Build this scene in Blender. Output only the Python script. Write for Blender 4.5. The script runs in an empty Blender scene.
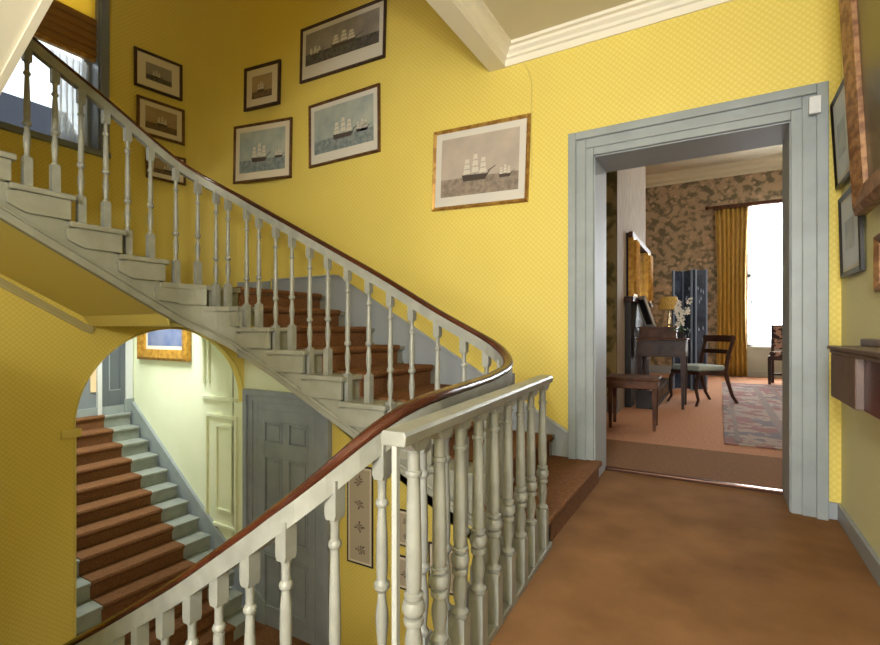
import bpy, math, random
from mathutils import Vector, Matrix
random.seed(7)
S = 0.8                      # all lengths below are drawn in units of 0.8 m
PI = math.pi
scene = bpy.context.scene
col = scene.collection

# ------------------------------------------------------------------ helpers
def lin(c):
    c = c / 255.0
    return c / 12.92 if c <= 0.04045 else ((c + 0.055) / 1.055) ** 2.4
def rgb(r, g, b): return (lin(r), lin(g), lin(b), 1.0)

class MB:
    """collects shapes for one mesh"""
    def __init__(s): s.v = []; s.f = []; s.m = []; s.mi = 0
    def add(s, vs, fs):
        o = len(s.v); s.v += [tuple(p) for p in vs]
        s.f += [tuple(i + o for i in f) for f in fs]; s.m += [s.mi] * len(fs); return s
    def box(s, x0, x1, y0, y1, z0, z1):
        x0, x1 = min(x0, x1), max(x0, x1); y0, y1 = min(y0, y1), max(y0, y1); z0, z1 = min(z0, z1), max(z0, z1)
        return s.add([(x0,y0,z0),(x1,y0,z0),(x1,y1,z0),(x0,y1,z0),(x0,y0,z1),(x1,y0,z1),(x1,y1,z1),(x0,y1,z1)],
                     [(0,3,2,1),(4,5,6,7),(0,1,5,4),(1,2,6,5),(2,3,7,6),(3,0,4,7)])
    def prism(s, poly, axis, a, b):
        """poly 2D; axis 'x': (y,z), 'y': (x,z), 'z': (x,y)"""
        def P(p, t):
            return (t, p[0], p[1]) if axis == 'x' else (p[0], t, p[1]) if axis == 'y' else (p[0], p[1], t)
        n = len(poly); vs = [P(p, a) for p in poly] + [P(p, b) for p in poly]
        fs = [tuple(range(n - 1, -1, -1)), tuple(range(n, 2 * n))]
        fs += [(i, (i + 1) % n, n + (i + 1) % n, n + i) for i in range(n)]
        return s.add(vs, fs)
    def lathe(s, prof, c=(0,0,0), n=12):
        vs = []; fs = []; k = len(prof)
        for r, z in prof:
            for i in range(n):
                a = 2 * PI * i / n; vs.append((c[0] + r * math.cos(a), c[1] + r * math.sin(a), c[2] + z))
        for j in range(k - 1):
            for i in range(n):
                i2 = (i + 1) % n; fs.append((j*n+i, j*n+i2, (j+1)*n+i2, (j+1)*n+i))
        fs.append(tuple(range(n - 1, -1, -1))); fs.append(tuple((k-1)*n + i for i in range(n)))
        return s.add(vs, fs)
    def tube(s, pts, r, n=8, cap=True):
        pts = [Vector(p) for p in pts]; k = len(pts)
        rs = r if isinstance(r, (list, tuple)) else [r] * k
        vs = []; fs = []; ref = None
        for i, p in enumerate(pts):
            t = (pts[min(i+1, k-1)] - pts[max(i-1, 0)]).normalized()
            if ref is None:
                ref = Vector((0,0,1)) if abs(t.z) < 0.9 else Vector((1,0,0))
            u = t.cross(ref).normalized(); w = u.cross(t).normalized(); ref = w
            for j in range(n):
                a = 2 * PI * j / n; vs.append(p + (u * math.cos(a) + w * math.sin(a)) * rs[i])
        for i in range(k - 1):
            for j in range(n):
                j2 = (j + 1) % n; fs.append((i*n+j, i*n+j2, (i+1)*n+j2, (i+1)*n+j))
        if cap: fs.append(tuple(range(n - 1, -1, -1))); fs.append(tuple((k-1)*n + j for j in range(n)))
        return s.add(vs, fs)
    def sweep(s, pts, prof):
        """closed profile (side, up) carried along pts, up stays vertical"""
        k = len(pts); n = len(prof); vs = []; fs = []
        for i, p in enumerate(pts):
            a = pts[max(i-1, 0)]; b = pts[min(i+1, k-1)]
            dx, dy = b[0]-a[0], b[1]-a[1]; L = math.hypot(dx, dy) or 1
            sx, sy = dy/L, -dx/L
            for q in prof: vs.append((p[0] + sx*q[0], p[1] + sy*q[0], p[2] + q[1]))
        for i in range(k - 1):
            for j in range(n):
                j2 = (j+1) % n; fs.append((i*n+j, i*n+j2, (i+1)*n+j2, (i+1)*n+j))
        fs.append(tuple(range(n-1, -1, -1))); fs.append(tuple((k-1)*n + j for j in range(n)))
        return s.add(vs, fs)
    def band(s, pts, th):
        """pts: (x, y, ztop, zbot) along a plan line, thickness th to the right of travel"""
        k = len(pts); vs = []; fs = []
        for i, p in enumerate(pts):
            a = b = p
            for j in range(i-1, -1, -1):
                if math.hypot(pts[j][0]-p[0], pts[j][1]-p[1]) > 1e-5: a = pts[j]; break
            for j in range(i+1, k):
                if math.hypot(pts[j][0]-p[0], pts[j][1]-p[1]) > 1e-5: b = pts[j]; break
            dx, dy = b[0]-a[0], b[1]-a[1]; L = math.hypot(dx, dy) or 1
            sx, sy = dy/L*th, -dx/L*th
            vs += [(p[0],p[1],p[3]), (p[0],p[1],p[2]), (p[0]+sx,p[1]+sy,p[2]), (p[0]+sx,p[1]+sy,p[3])]
        for i in range(k-1):
            o = 4*i
            for a in range(4):
                b = (a+1) % 4; fs.append((o+a, o+b, o+4+b, o+4+a))
        fs += [(3,2,1,0), (4*k-4, 4*k-3, 4*k-2, 4*k-1)]
        return s.add(vs, fs)
    def xf(s, M, start=0):
        for i in range(start, len(s.v)): s.v[i] = tuple(M @ Vector(s.v[i]))
        return s
    def build(s, name, mat, parent=None, origin=None, smooth=False, bevel=0, kind=None, local=False, auto=True):
        o3 = Vector(origin) if origin is not None else None
        base = Vector((0,0,0))
        if parent is not None and not local:
            base = Vector(parent['_o'])
        if o3 is None: o3 = base if not local else Vector((0,0,0))
        me = bpy.data.meshes.new(name)
        me.from_pydata([((v[0]-o3.x)*S, (v[1]-o3.y)*S, (v[2]-o3.z)*S) for v in s.v], [], s.f)
        mats = mat if isinstance(mat, (list, tuple)) else [mat]
        for m in mats: me.materials.append(m)
        for p, mi in zip(me.polygons, s.m): p.material_index = mi
        import bmesh
        bm = bmesh.new(); bm.from_mesh(me)
        bmesh.ops.remove_doubles(bm, verts=bm.verts, dist=1e-6) if not auto else None
        bmesh.ops.recalc_face_normals(bm, faces=bm.faces); bm.to_mesh(me); bm.free()
        if smooth:
            for p in me.polygons: p.use_smooth = True
            me.set_sharp_from_angle(angle=math.radians(38))
        o = bpy.data.objects.new(name, me); col.objects.link(o)
        if parent is not None: o.parent = parent
        o.location = (o3 - base) * S if not local else o3 * S
        o['_o'] = list(o3)
        if bevel:
            b = o.modifiers.new('bevel', 'BEVEL'); b.width = bevel * S; b.segments = 2; b.limit_method = 'ANGLE'; b.angle_limit = math.radians(50)
        if kind: o['kind'] = kind
        return o

def tag(o, label=None, cat=None, group=None, kind=None):
    if label: o['label'] = label
    if cat: o['category'] = cat
    if group: o['group'] = group
    if kind: o['kind'] = kind
    return o
def thing(name, label, cat, loc, rz=0, group=None):
    o = bpy.data.objects.new(name, None); col.objects.link(o); o.empty_display_size = .1
    o.location = Vector(loc) * S; o.rotation_euler = (0, 0, rz); o['_o'] = list(loc)
    return tag(o, label, cat, group)

# ------------------------------------------------------------------ materials
def new_mat(name):
    m = bpy.data.materials.new(name); m.use_nodes = True
    nt = m.node_tree; b = nt.nodes['Principled BSDF']
    return m, nt, b
def mat(name, c, rough=.5, metal=0, c2=None, scale=8, detail=4, bump=0, stretch=None, spec=.5, lo=.4, hi=.6):
    m, nt, b = new_mat(name)
    b.inputs['Roughness'].default_value = rough; b.inputs['Metallic'].default_value = metal
    b.inputs['Specular IOR Level'].default_value = spec
    if c2 is None and not bump:
        b.inputs['Base Color'].default_value = rgb(*c); return m
    tc = nt.nodes.new('ShaderNodeTexCoord'); mp = nt.nodes.new('ShaderNodeMapping')
    nt.links.new(tc.outputs['Object'], mp.inputs['Vector'])
    if stretch: mp.inputs['Scale'].default_value = stretch
    n = nt.nodes.new('ShaderNodeTexNoise'); n.inputs['Scale'].default_value = scale; n.inputs['Detail'].default_value = detail
    nt.links.new(mp.outputs['Vector'], n.inputs['Vector'])
    r = nt.nodes.new('ShaderNodeValToRGB')
    r.color_ramp.elements[0].position = lo; r.color_ramp.elements[1].position = hi
    r.color_ramp.elements[0].color = rgb(*c); r.color_ramp.elements[1].color = rgb(*(c2 or c))
    nt.links.new(n.outputs['Fac'], r.inputs['Fac']); nt.links.new(r.outputs['Color'], b.inputs['Base Color'])
    if bump:
        bp = nt.nodes.new('ShaderNodeBump'); bp.inputs['Strength'].default_value = bump; bp.inputs['Distance'].default_value = .004
        nt.links.new(n.outputs['Fac'], bp.inputs['Height']); nt.links.new(bp.outputs['Normal'], b.inputs['Normal'])
    return m
def wallpaper(name, c, c2, pitch=.052):
    """small diamond trellis printed on the paper"""
    m, nt, b = new_mat(name); N = nt.nodes.new; L = nt.links.new
    tc = N('ShaderNodeTexCoord'); sp = N('ShaderNodeSeparateXYZ'); L(tc.outputs['Object'], sp.inputs['Vector'])
    def math_(op, a, bb):
        n = N('ShaderNodeMath'); n.operation = op
        for i, q in enumerate((a, bb)):
            if q is None: continue
            if isinstance(q, (int, float)): n.inputs[i].default_value = q
            else: L(q, n.inputs[i])
        return n.outputs[0]
    s = math_('ADD', sp.outputs['X'], sp.outputs['Y'])
    k = PI / pitch
    a = math_('SINE', math_('MULTIPLY', math_('ADD', s, sp.outputs['Z']), k), None)
    d = math_('SINE', math_('MULTIPLY', math_('SUBTRACT', s, sp.outputs['Z']), k), None)
    q = math_('ABSOLUTE', math_('MULTIPLY', a, d), None)
    r = N('ShaderNodeValToRGB'); r.color_ramp.elements[0].position = .1; r.color_ramp.elements[1].position = .75
    r.color_ramp.elements[0].color = rgb(*c2); r.color_ramp.elements[1].color = rgb(*c)
    L(q, r.inputs['Fac'])
    no = N('ShaderNodeTexNoise'); no.inputs['Scale'].default_value = 1.3; no.inputs['Detail'].default_value = 3
    L(tc.outputs['Object'], no.inputs['Vector'])
    mx = N('ShaderNodeMixRGB'); mx.blend_type = 'MULTIPLY'; mx.inputs['Fac'].default_value = .12
    L(r.outputs['Color'], mx.inputs['Color1']); L(no.outputs['Fac'], mx.inputs['Color2'])
    L(mx.outputs['Color'], b.inputs['Base Color']); b.inputs['Roughness'].default_value = .55
    b.inputs['Specular IOR Level'].default_value = .3
    return m
def floral(name, base, dark, bloom, scale=3.2):
    m, nt, b = new_mat(name); N = nt.nodes.new; L = nt.links.new
    tc = N('ShaderNodeTexCoord')
    n1 = N('ShaderNodeTexNoise'); n1.inputs['Scale'].default_value = scale; n1.inputs['Detail'].default_value = 6; n1.inputs['Distortion'].default_value = .4
    v = N('ShaderNodeTexVoronoi'); v.inputs['Scale'].default_value = scale * 1.1
    for n in (n1, v): L(tc.outputs['Object'], n.inputs['Vector'])
    r1 = N('ShaderNodeValToRGB'); r1.color_ramp.elements[0].position = .46; r1.color_ramp.elements[1].position = .58
    r1.color_ramp.elements[0].color = rgb(*base); r1.color_ramp.elements[1].color = rgb(*dark)
    L(n1.outputs['Fac'], r1.inputs['Fac'])
    r2 = N('ShaderNodeValToRGB'); r2.color_ramp.elements[0].position = .12; r2.color_ramp.elements[1].position = .3
    r2.color_ramp.elements[0].color = (1,1,1,1); r2.color_ramp.elements[1].color = (0,0,0,1)
    L(v.outputs['Distance'], r2.inputs['Fac'])
    mx = N('ShaderNodeMixRGB'); L(r2.outputs['Color'], mx.inputs['Fac']); L(r1.outputs['Color'], mx.inputs['Color1'])
    mx.inputs['Color2'].default_value = rgb(*bloom)
    L(mx.outputs['Color'], b.inputs['Base Color']); b.inputs['Roughness'].default_value = .8
    return m
def emit(name, c, strength):
    m, nt, b = new_mat(name)
    b.inputs['Emission Color'].default_value = rgb(*c); b.inputs['Emission Strength'].default_value = strength
    b.inputs['Base Color'].default_value = rgb(*c); return m

YELLOW = wallpaper('yellow trellis wallpaper', (231,211,116), (222,201,98), .036)
PALE = wallpaper('grazing lit yellow wallpaper', (232,228,184), (226,222,172), .036)  # same yellow paper made paler, grazing light put into the colour
YPAINT = mat('yellow distemper', (208,192,108), .7)
WHITEW = mat('white green distemper', (232,236,208), .6, c2=(226,231,200), scale=2)
CREAM = mat('cream plaster', (230,224,208), .6)
CEIL = mat('stone ceiling paint', (205,196,168), .7)
PAINT = mat('off white gloss paint', (142,143,136), .38, c2=(131,132,125), scale=14, bump=.05)
STRING = mat('stone grey paint', (142,142,130), .48, c2=(134,134,121), scale=10)
GREY = mat('blue grey gloss paint', (147,155,158), .36, c2=(139,147,149), scale=6)
GREYD = mat('mid grey gloss paint', (122,130,142), .36, c2=(114,122,134), scale=6)
SKIRT = mat('grey skirting paint', (150,156,162), .4)
BLUEG = mat('pale blue grey tread paint', (148,152,144), .5, c2=(136,142,134), scale=9)
CARPET = mat('brown stair carpet', (124,86,58), .95, c2=(108,74,48), scale=60, bump=.6, spec=.1)
FLOORC = mat('worn brown carpet', (140,103,69), .95, c2=(112,80,51), scale=3.4, detail=15, bump=.3, spec=.1, lo=.3, hi=.75)
ROOMC = mat('pinkish tan carpet', (188,138,106), .95, c2=(176,126,94), scale=40, bump=.4, spec=.1)
MATC = mat('ribbed brown carpet', (136,100,70), .95, c2=(124,90,62), scale=50, bump=.5, spec=.1)
MAHOG = mat('polished mahogany', (76,38,24), .2, c2=(50,24,15), scale=5, detail=8, stretch=(1,1,1), lo=.35, hi=.65)
MAHOGD = mat('dark mahogany', (72,46,34), .42, spec=.3, c2=(46,26,20), scale=6, detail=8)
WALNUT = mat('brown walnut', (104,66,42), .5, spec=.25, c2=(78,46,28), scale=9, detail=8)
GILT = mat('worn gilt', (158,118,80), .45, metal=.25, c2=(112,76,50), scale=30, bump=.4)
GILTB = mat('bright gilt', (206,156,62), .35, metal=.5, c2=(176,124,44), scale=18)
BLACKF = mat('black frame', (38,34,34), .35)
DARKF = mat('dark brown frame', (64,42,34), .55, c2=(48,30,26), scale=20)
BROWNF = mat('brown gilt frame', (112,78,44), .4, metal=.25, c2=(86,56,32), scale=24)
GOLDF = mat('gold slip frame', (186,146,74), .38, metal=.4, c2=(150,108,50), scale=24)
MOUNT = mat('cream mount', (214,204,186), .8)
MOUNTW = mat('white mount', (208,204,196), .8)
GLASS_GREY = mat('grey ink', (96,92,88), .8)
BRASS = mat('worn brass', (196,176,128), .22, metal=.9)
BRONZE = mat('dark bronze strip', (112,84,74), .25, metal=.8)
CONSOLE = mat('sheen tinted mahogany', (112,92,82), .4, c2=(96,76,68), scale=8)  # mahogany with its grey sheen put into the base colour
IRON = mat('painted iron', (170,172,166), .4)
MUSTARD = mat('mustard silk', (200,162,78), .6, c2=(172,134,56), scale=12, stretch=(9,9,.6))
BLIND = None
BLINDB = mat('brown blind band', (140,98,40), .8)
SCREEN = mat('blue black lacquer', (70,80,98), .25, c2=(48,56,72), scale=5)
SCREENE = mat('pale blue grey edge', (128,142,164), .35)
PLATE = mat('pale celadon silk', (160,170,160), .7, c2=(150,160,150), scale=20)
WHITEP = mat('white plastic', (206,208,210), .5)
LEAF = mat('green leaf', (70,100,52), .6, c2=(48,76,36), scale=8)
PETAL = mat('white petal', (238,232,220), .6)
SLATE = mat('blue slate', (40,46,60), .8, c2=(28,32,44), scale=12, stretch=(1,4,4))
STONEW = mat('grey render', (52,56,66), .8)
RED = mat('dark red lacquer', (96,44,38), .3, c2=(70,30,26), scale=7)
TABARD = mat('rose and black needlework', (176,140,120), .85, c2=(48,30,34), scale=13, detail=2, lo=.48, hi=.54)
RUG = None
FLOWER = floral('brown floral wallpaper', (172,148,118), (108,98,74), (192,160,132), 6.5)
FLOWERP = floral('olive floral wallpaper', (190,176,130), (120,118,82), (206,170,84), 6)
STRIPE = mat('pale ribbed wallpaper', (150,134,112), .8, c2=(122,108,90), scale=9, detail=6, stretch=(6,6,.5))
MIRROR = mat('old mirror', (70,74,76), .08, metal=.9)

def sheer_mat():
    m, nt, b = new_mat('sheer white net'); N = nt.nodes.new; L = nt.links.new
    out = nt.nodes['Material Output']
    t = N('ShaderNodeBsdfTranslucent'); t.inputs['Color'].default_value = (.9,.92,.95,1)
    tr = N('ShaderNodeBsdfTransparent'); d = N('ShaderNodeBsdfDiffuse'); d.inputs['Color'].default_value = (.9,.92,.95,1)
    m1 = N('ShaderNodeMixShader'); m1.inputs[0].default_value = .45; L(t.outputs[0], m1.inputs[1]); L(d.outputs[0], m1.inputs[2])
    m2 = N('ShaderNodeMixShader'); m2.inputs[0].default_value = .35; L(m1.outputs[0], m2.inputs[1]); L(tr.outputs[0], m2.inputs[2])
    L(m2.outputs[0], out.inputs['Surface']); return m
SHEER = sheer_mat()
def blind_mat():
    m, nt, b = new_mat('ochre blind'); N = nt.nodes.new; L = nt.links.new
    t = N('ShaderNodeBsdfTranslucent'); t.inputs['Color'].default_value = rgb(232,206,110)
    b.inputs['Base Color'].default_value = rgb(214,184,92); b.inputs['Roughness'].default_value = .8
    mx = N('ShaderNodeMixShader'); mx.inputs[0].default_value = .6
    L(b.outputs[0], mx.inputs[1]); L(t.outputs[0], mx.inputs[2]); L(mx.outputs[0], nt.nodes['Material Output'].inputs['Surface']); return m
BLIND = blind_mat()
def glass_mat():
    m, nt, b = new_mat('window glass'); N = nt.nodes.new; L = nt.links.new
    out = nt.nodes['Material Output']
    tr = N('ShaderNodeBsdfTransparent'); tr.inputs[0].default_value = (.96,.98,.98,1)
    g = N('ShaderNodeBsdfGlossy'); g.inputs['Roughness'].default_value = .02
    f = N('ShaderNodeFresnel'); f.inputs[0].default_value = 1.3
    mx = N('ShaderNodeMixShader'); L(f.outputs[0], mx.inputs[0]); L(tr.outputs[0], mx.inputs[1]); L(g.outputs[0], mx.inputs[2])
    L(mx.outputs[0], out.inputs['Surface']); return m
GLASS = glass_mat()

# ------------------------------------------------------------------ setting
YF = 3.935; XR = .667; XL = -5.08; XLU = -5.55; RC = .95; ZLOW = -2.28
TOP = 6.1
R = .1755
def st(name, mb, m, **k): return mb.build(name, m, kind='structure', **k)

# landing floor slab, its left edge follows the well
def plan_path():
    p = [(-3.80, .85 + .05*k) for k in range(0, 29)]
    for i in range(1, 15):
        a = math.radians(180 - 90*i/14); p.append((-3.40 + .40*math.cos(a), 2.26 + .40*math.sin(a)))
    n = 42
    p += [(-3.40 + (2.11)*k/n, 2.66) for k in range(1, n+1)]
    for i in range(1, 13):
        a = math.radians(90 - 90*i/12); p.append((-1.29 + .35*math.cos(a), 2.2 + .46*math.sin(a)))
    for i in range(1, 8): p.append((-.94 + .08*i/7, 2.2 - .75*i/7))
    for i in range(1, 13):
        a = math.radians(-90*i/12); p.append((-1.15 + .29*math.cos(a), 1.45 + .45*math.sin(a)))
    p += [(-1.15 - .075*k, 1.0) for k in range(1, 43)]
    return p
PLAN = plan_path()
run = [p for p in PLAN if p[0] > -1.10 and .99 < p[1] < 2.60]
edge = [(-1.0, 2.60)] + [(x - .045, y) for x, y in run if y < 2.56 and y > 1.16] + [(-.97, 1.10), (-.97, -.35)]
slab = [(XR, -2.6), (XR, 3.98), (-.86, 3.98), (-.86, 2.60)] + edge[1:] + [(-.97, -2.6)]
st('floor', MB().prism(slab, 'z', -.34, 0), FLOORC)
ex_ = edge[1:-1]
st('trim_18', MB().sweep([(x, y, .001) for x, y in ex_], [(-.075,0),(-.075,.02),(.03,.02),(.03,-.022),(.012,-.03),(.012,-.36),(.001,-.36),(.001,0)]), STRING)
st('floor', MB().box(-5.12, -.6, -2.6, YF, ZLOW-.2, ZLOW), CARPET)
st('floor', MB().box(-.871, .42, 3.98, 4.34, -.3, -.004), FLOORC)
# drawing room floor
st('floor', MB().box(-2.7, 4.5, 5.56, 15.2, -.3, 0), ROOMC)
st('floor', MB().box(-2.7, 4.5, 4.36, 5.56, -.3, 0), MATC)

# far wall with the doorway
w = MB()
w.box(-5.50, -.871, YF, 4.36, ZLOW-.2, TOP); w.box(.406, 1.2, YF, 4.36, -.34, TOP); w.box(-.871, .406, YF, 4.36, 2.595, TOP)
w.box(-.871, .406, YF+.05, 4.36, -2.4, -.34)
st('wall_back', w, YELLOW)
# doorway lining
w = MB()
w.box(-.885, -.871+.012, YF, 4.37, 0, 2.6); w.box(.400, .42, YF+.001, 4.37, 0, 2.6); w.box(-.885, .42, YF, 4.37, 2.585, 2.60)
st('door_1', w, mat('satin grey lining paint', (160,168,174), .55))
# architrave of the doorway, three stepped members
def architrave(name, x0, x1, ztop, wd, y, m, z0=0, steps=((0,.34,.03),(.30,.72,.045),(.68,1.0,.07))):
    b = MB()
    for a, c, d in steps:
        a *= wd; c *= wd
        b.box(x0 - c, x0 - a, y - d, y, z0, ztop + c); b.box(x1 + a, x1 + c, y - d, y, z0, ztop + c)
        b.box(x0 - a, x1 + a, y - d, y, ztop + a, ztop + c)
    return st(name, b, m, bevel=.006)
architrave('trim_1', -.865, .404, 2.592, .192, YF, GREY)
tag(st('trim_2', MB().box(-.872, .408, 4.325, 4.375, -.01, .022), BRONZE, bevel=.006), 'dark shiny metal strip across the doorway carpet', 'threshold')
o = MB().box(.490, .553, YF-.105, YF-.068, 2.58, 2.69).build('alarm_sensor', WHITEP, origin=(.52, YF-.07, 2.58), bevel=.006)
tag(o, 'small white plastic sensor box at the top right of the door frame', 'sensor')

# right wall, its skirting and the rest of the landing
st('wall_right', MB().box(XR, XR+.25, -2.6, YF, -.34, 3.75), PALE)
st('baseboard_right', MB().box(XR-.022, XR, -2.6, YF, 0, .105), SKIRT, bevel=.005)
st('baseboard_back', MB().box(.60, XR-.022, YF-.022, YF, 0, .105), SKIRT)
# wall behind the camera, with a tall window
def wall_window_y(name, y0, y1, x0, x1, z0, z1, a0, a1, c0, c1, m):
    b = MB(); b.box(x0, a0, y0, y1, z0, z1); b.box(a1, x1, y0, y1, z0, z1); b.box(a0, a1, y0, y1, z0, c0); b.box(a0, a1, y0, y1, c1, z1)
    return st(name, b, m)
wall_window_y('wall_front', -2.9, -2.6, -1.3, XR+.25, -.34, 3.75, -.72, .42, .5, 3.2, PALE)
st('wall_front', MB().box(-5.9, -1.3, -2.9, -2.6, ZLOW-.2, TOP).box(-1.3, XR+.25, -2.9, -2.6, 3.75, TOP), YELLOW)
st('wall_right', MB().box(XR, XR+.25, -2.6, YF, 3.75, TOP), YELLOW)
st('wall_front', MB().box(-5.08, -1.2, -.55, -.37, ZLOW, 1.70), YELLOW)  # unseen parapet added to shade the lower left wall from the landing lamp
st('shade_parapet_cap', MB().box(-5.08, -1.17, -.58, -.34, 1.70, 1.74), PAINT)  # cap of the added light-blocking parapet
st('wall_right', MB().box(-.83, -.58, -2.6, YF, ZLOW-.2, -.34), YELLOW)

# left wall: lower storey with the arch
AY0, AY1, ASP = 2.12, 3.93, .325
ac, ar = (AY0+AY1)/2, (AY1-AY0)/2
arch = [(ac + ar*math.cos(a), ASP + ar*math.sin(a)) for a in [PI - PI*i/36 for i in range(37)]]
N2 = lambda y: R*(10 + (2.17-y)/.315)
b = MB()
x0, x1 = XL-.10, XL
b.prism([(-2.6, ZLOW-.2), (AY0, ZLOW-.2), (AY0, 1.45), (-2.6, 1.45)], 'x', x0, x1)
b.prism([(-2.6, 1.45), (AY0, 1.45), (1.9, 1.62), (.9, 2.16), (-2.6, 2.16)], 'x', x0, x1)
for i in range(36):
    p, q = arch[i], arch[i+1]
    b.prism([p, q, (q[0], 1.45), (p[0], 1.45)], 'x', x0, x1)
b.prism([(AY1, ASP), (YF, ASP), (YF, 1.45), (AY1, 1.45)], 'x', x0, x1)
st('wall_left', b, YELLOW)
# plaster bead up the jamb and round the arch, impost block
bead = [(XL+.004, AY0+.004, z) for z in (ZLOW, -1, 0, .24)]
st('trim_3', MB().tube(bead, .012, 6), YPAINT)
st('trim_4', MB().tube([(XL+.003, y, z) for y, z in arch], .010, 6), YPAINT)
st('trim_5', MB().box(XL-.1, XL+.035, AY0-.11, AY0+.045, .235, .31).box(XL-.1, XL+.022, AY0-.10, AY0+.03, .255, .29), YPAINT, bevel=.006)
# upper storey: wall, window opening, curved corner
WY0, WY1, WZ0, WZ1 = .75, 2.55, 3.06, 5.55
b = MB(); x0, x1 = XLU-.35, XLU
yc = YF - RC
b.box(x0, x1, -2.6, WY0, 1.4, TOP); b.box(x0, x1, WY1, yc, 1.4, TOP); b.box(x0, x1, WY0, WY1, 1.4, WZ0); b.box(x0, x1, WY0, WY1, WZ1, TOP)
cxx = XLU + RC
arcp = [(cxx - RC*math.cos(PI/2*i/24), yc + RC*math.sin(PI/2*i/24)) for i in range(25)]
for i in range(24):
    p, q = arcp[i], arcp[i+1]
    b.add([(p[0],p[1],1.4),(q[0],q[1],1.4),(q[0],q[1],TOP),(p[0],p[1],TOP)], [(0,1,2,3)])
    for k in range(4): pass
wl = st('wall_left', b, YELLOW)
for p in wl.data.polygons:
    n = p.normal
    if abs(n.x) > .02 and abs(n.y) > .02: p.use_smooth = True
# window frame, sash bars, glass, sill
def window_x(name, x, y0, y1, z0, z1, m):
    f = MB(); t = .07
    f.box(x-.05, x+.02, y0, y0+t, z0, z1); f.box(x-.05, x+.02, y1-t, y1, z0, z1); f.box(x-.05, x+.02, y0+t, y1-t, z0, z0+t); f.box(x-.05, x+.02, y0+t, y1-t, z1-t, z1)
    f.box(x-.04, x+.01, y0+t, y1-t, (z0+z1)/2-.03, (z0+z1)/2+.03)
    fo = st(name, f, m, bevel=.006)
    MB().box(x-.022, x-.016, y0+t, y1-t, z0+t, z1-t).build('pane', GLASS, fo)
    b_ = MB(); b_.box(x-.035, x+.005, (y0+y1)/2-.012, (y0+y1)/2+.012, z0+t, z1-t); b_.build('glazing_bar', m, fo)
    return fo
window_x('window_1', XLU-.2, WY0, WY1, WZ0, WZ1, GREY)
st('trim_17', MB().box(XLU-.15, XLU, WY1-.02, WY1, WZ0, WZ1).box(XLU-.15, XLU, WY0, WY0+.02, WZ0, WZ1), GREYD)
st('trim_6', MB().box(XLU, XLU+.03, WY1-.005, WY1+.075, WZ0-.05, WZ1).box(XLU, XLU+.03, WY0-.075, WY0+.005, WZ0-.05, WZ1).box(XLU-.2, XLU+.05, WY0-.08, WY1+.08, WZ0-.06, WZ0), GREYD, bevel=.006)

# ceiling over the landing with beam and cornice
st('ceiling', MB().box(-1.70, XR+.25, -2.6, YF, 3.662, 4.05), CEIL)
st('trim_7', MB().box(-1.775, -1.632, -2.6, YF, 3.505, 4.05), CREAM, bevel=.004)
prof = [(0,3.505),(.012,3.505),(.014,3.56),(.034,3.568),(.040,3.59),(.066,3.612),(.074,3.632),(.10,3.638),(.104,3.664),(0,3.664)]
b = MB()
b.prism([(YF-d, z) for d, z in prof], 'x', -1.632, XR)
b.prism([(-1.632+d, z) for d, z in prof], 'y', -2.6, YF)
b.prism([(XR-d, z) for d, z in prof], 'y', -2.6, YF)
st('trim_8', b, CREAM)
st('ceiling', MB().box(-6, XR+.25, -2.9, 4.36, TOP, TOP+.2), CEIL)
st('wall_right', MB().box(-1.75, -1.5, -2.6, YF, 4.05, TOP), YELLOW)

# ------------------------------------------------------------------ back passage beyond the arch
PX = -7.62
st('wall_back', MB().box(PX-.3, -5.95, YF-.005, YF+.3, ZLOW-.2, 2.3).box(-5.95, XL-.2, YF-.005, YF+.3, ZLOW-.2, 1.34), WHITEW)
st('wall_back', MB().prism([(XL-.22, ZLOW), (-3.72, ZLOW), (-3.72, .5), (-3.9, 1.0), (XL-.22, 1.2)], 'y', YF-.005, YF-.0005), WHITEW)
st('wall_passage', MB().box(PX-.3, -5.95, 1.7, 2.0, ZLOW-.2, 2.3).box(-5.95, XL-.10, 1.7, 2.0, ZLOW-.2, 1.30), WHITEW)
st('ceiling', MB().box(PX-.3, -6.9, 1.7, YF, 2.3, 2.5).box(-5.92, XL-.10, 1.7, YF, 1.30, 1.34).box(-5.99, -5.92, 1.7, YF, 1.30, 2.5).box(-6.9, -5.92, 1.7, 2.3, 2.3, 2.5).box(-6.9, -5.92, 3.5, YF, 2.3, 2.5), WHITEW)
fo = st('added_skylight', MB().box(-6.9, -6.84, 2.3, 3.5, 2.38, 2.46).box(-5.98, -5.92, 2.3, 3.5, 2.38, 2.46).box(-6.84, -5.98, 2.3, 2.36, 2.38, 2.46).box(-6.84, -5.98, 3.44, 3.5, 2.38, 2.46), WHITEP)  # unseen skylight added to brighten the passage
MB().box(-6.84, -5.98, 2.36, 3.44, 2.41, 2.416).build('pane', GLASS, fo)
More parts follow.
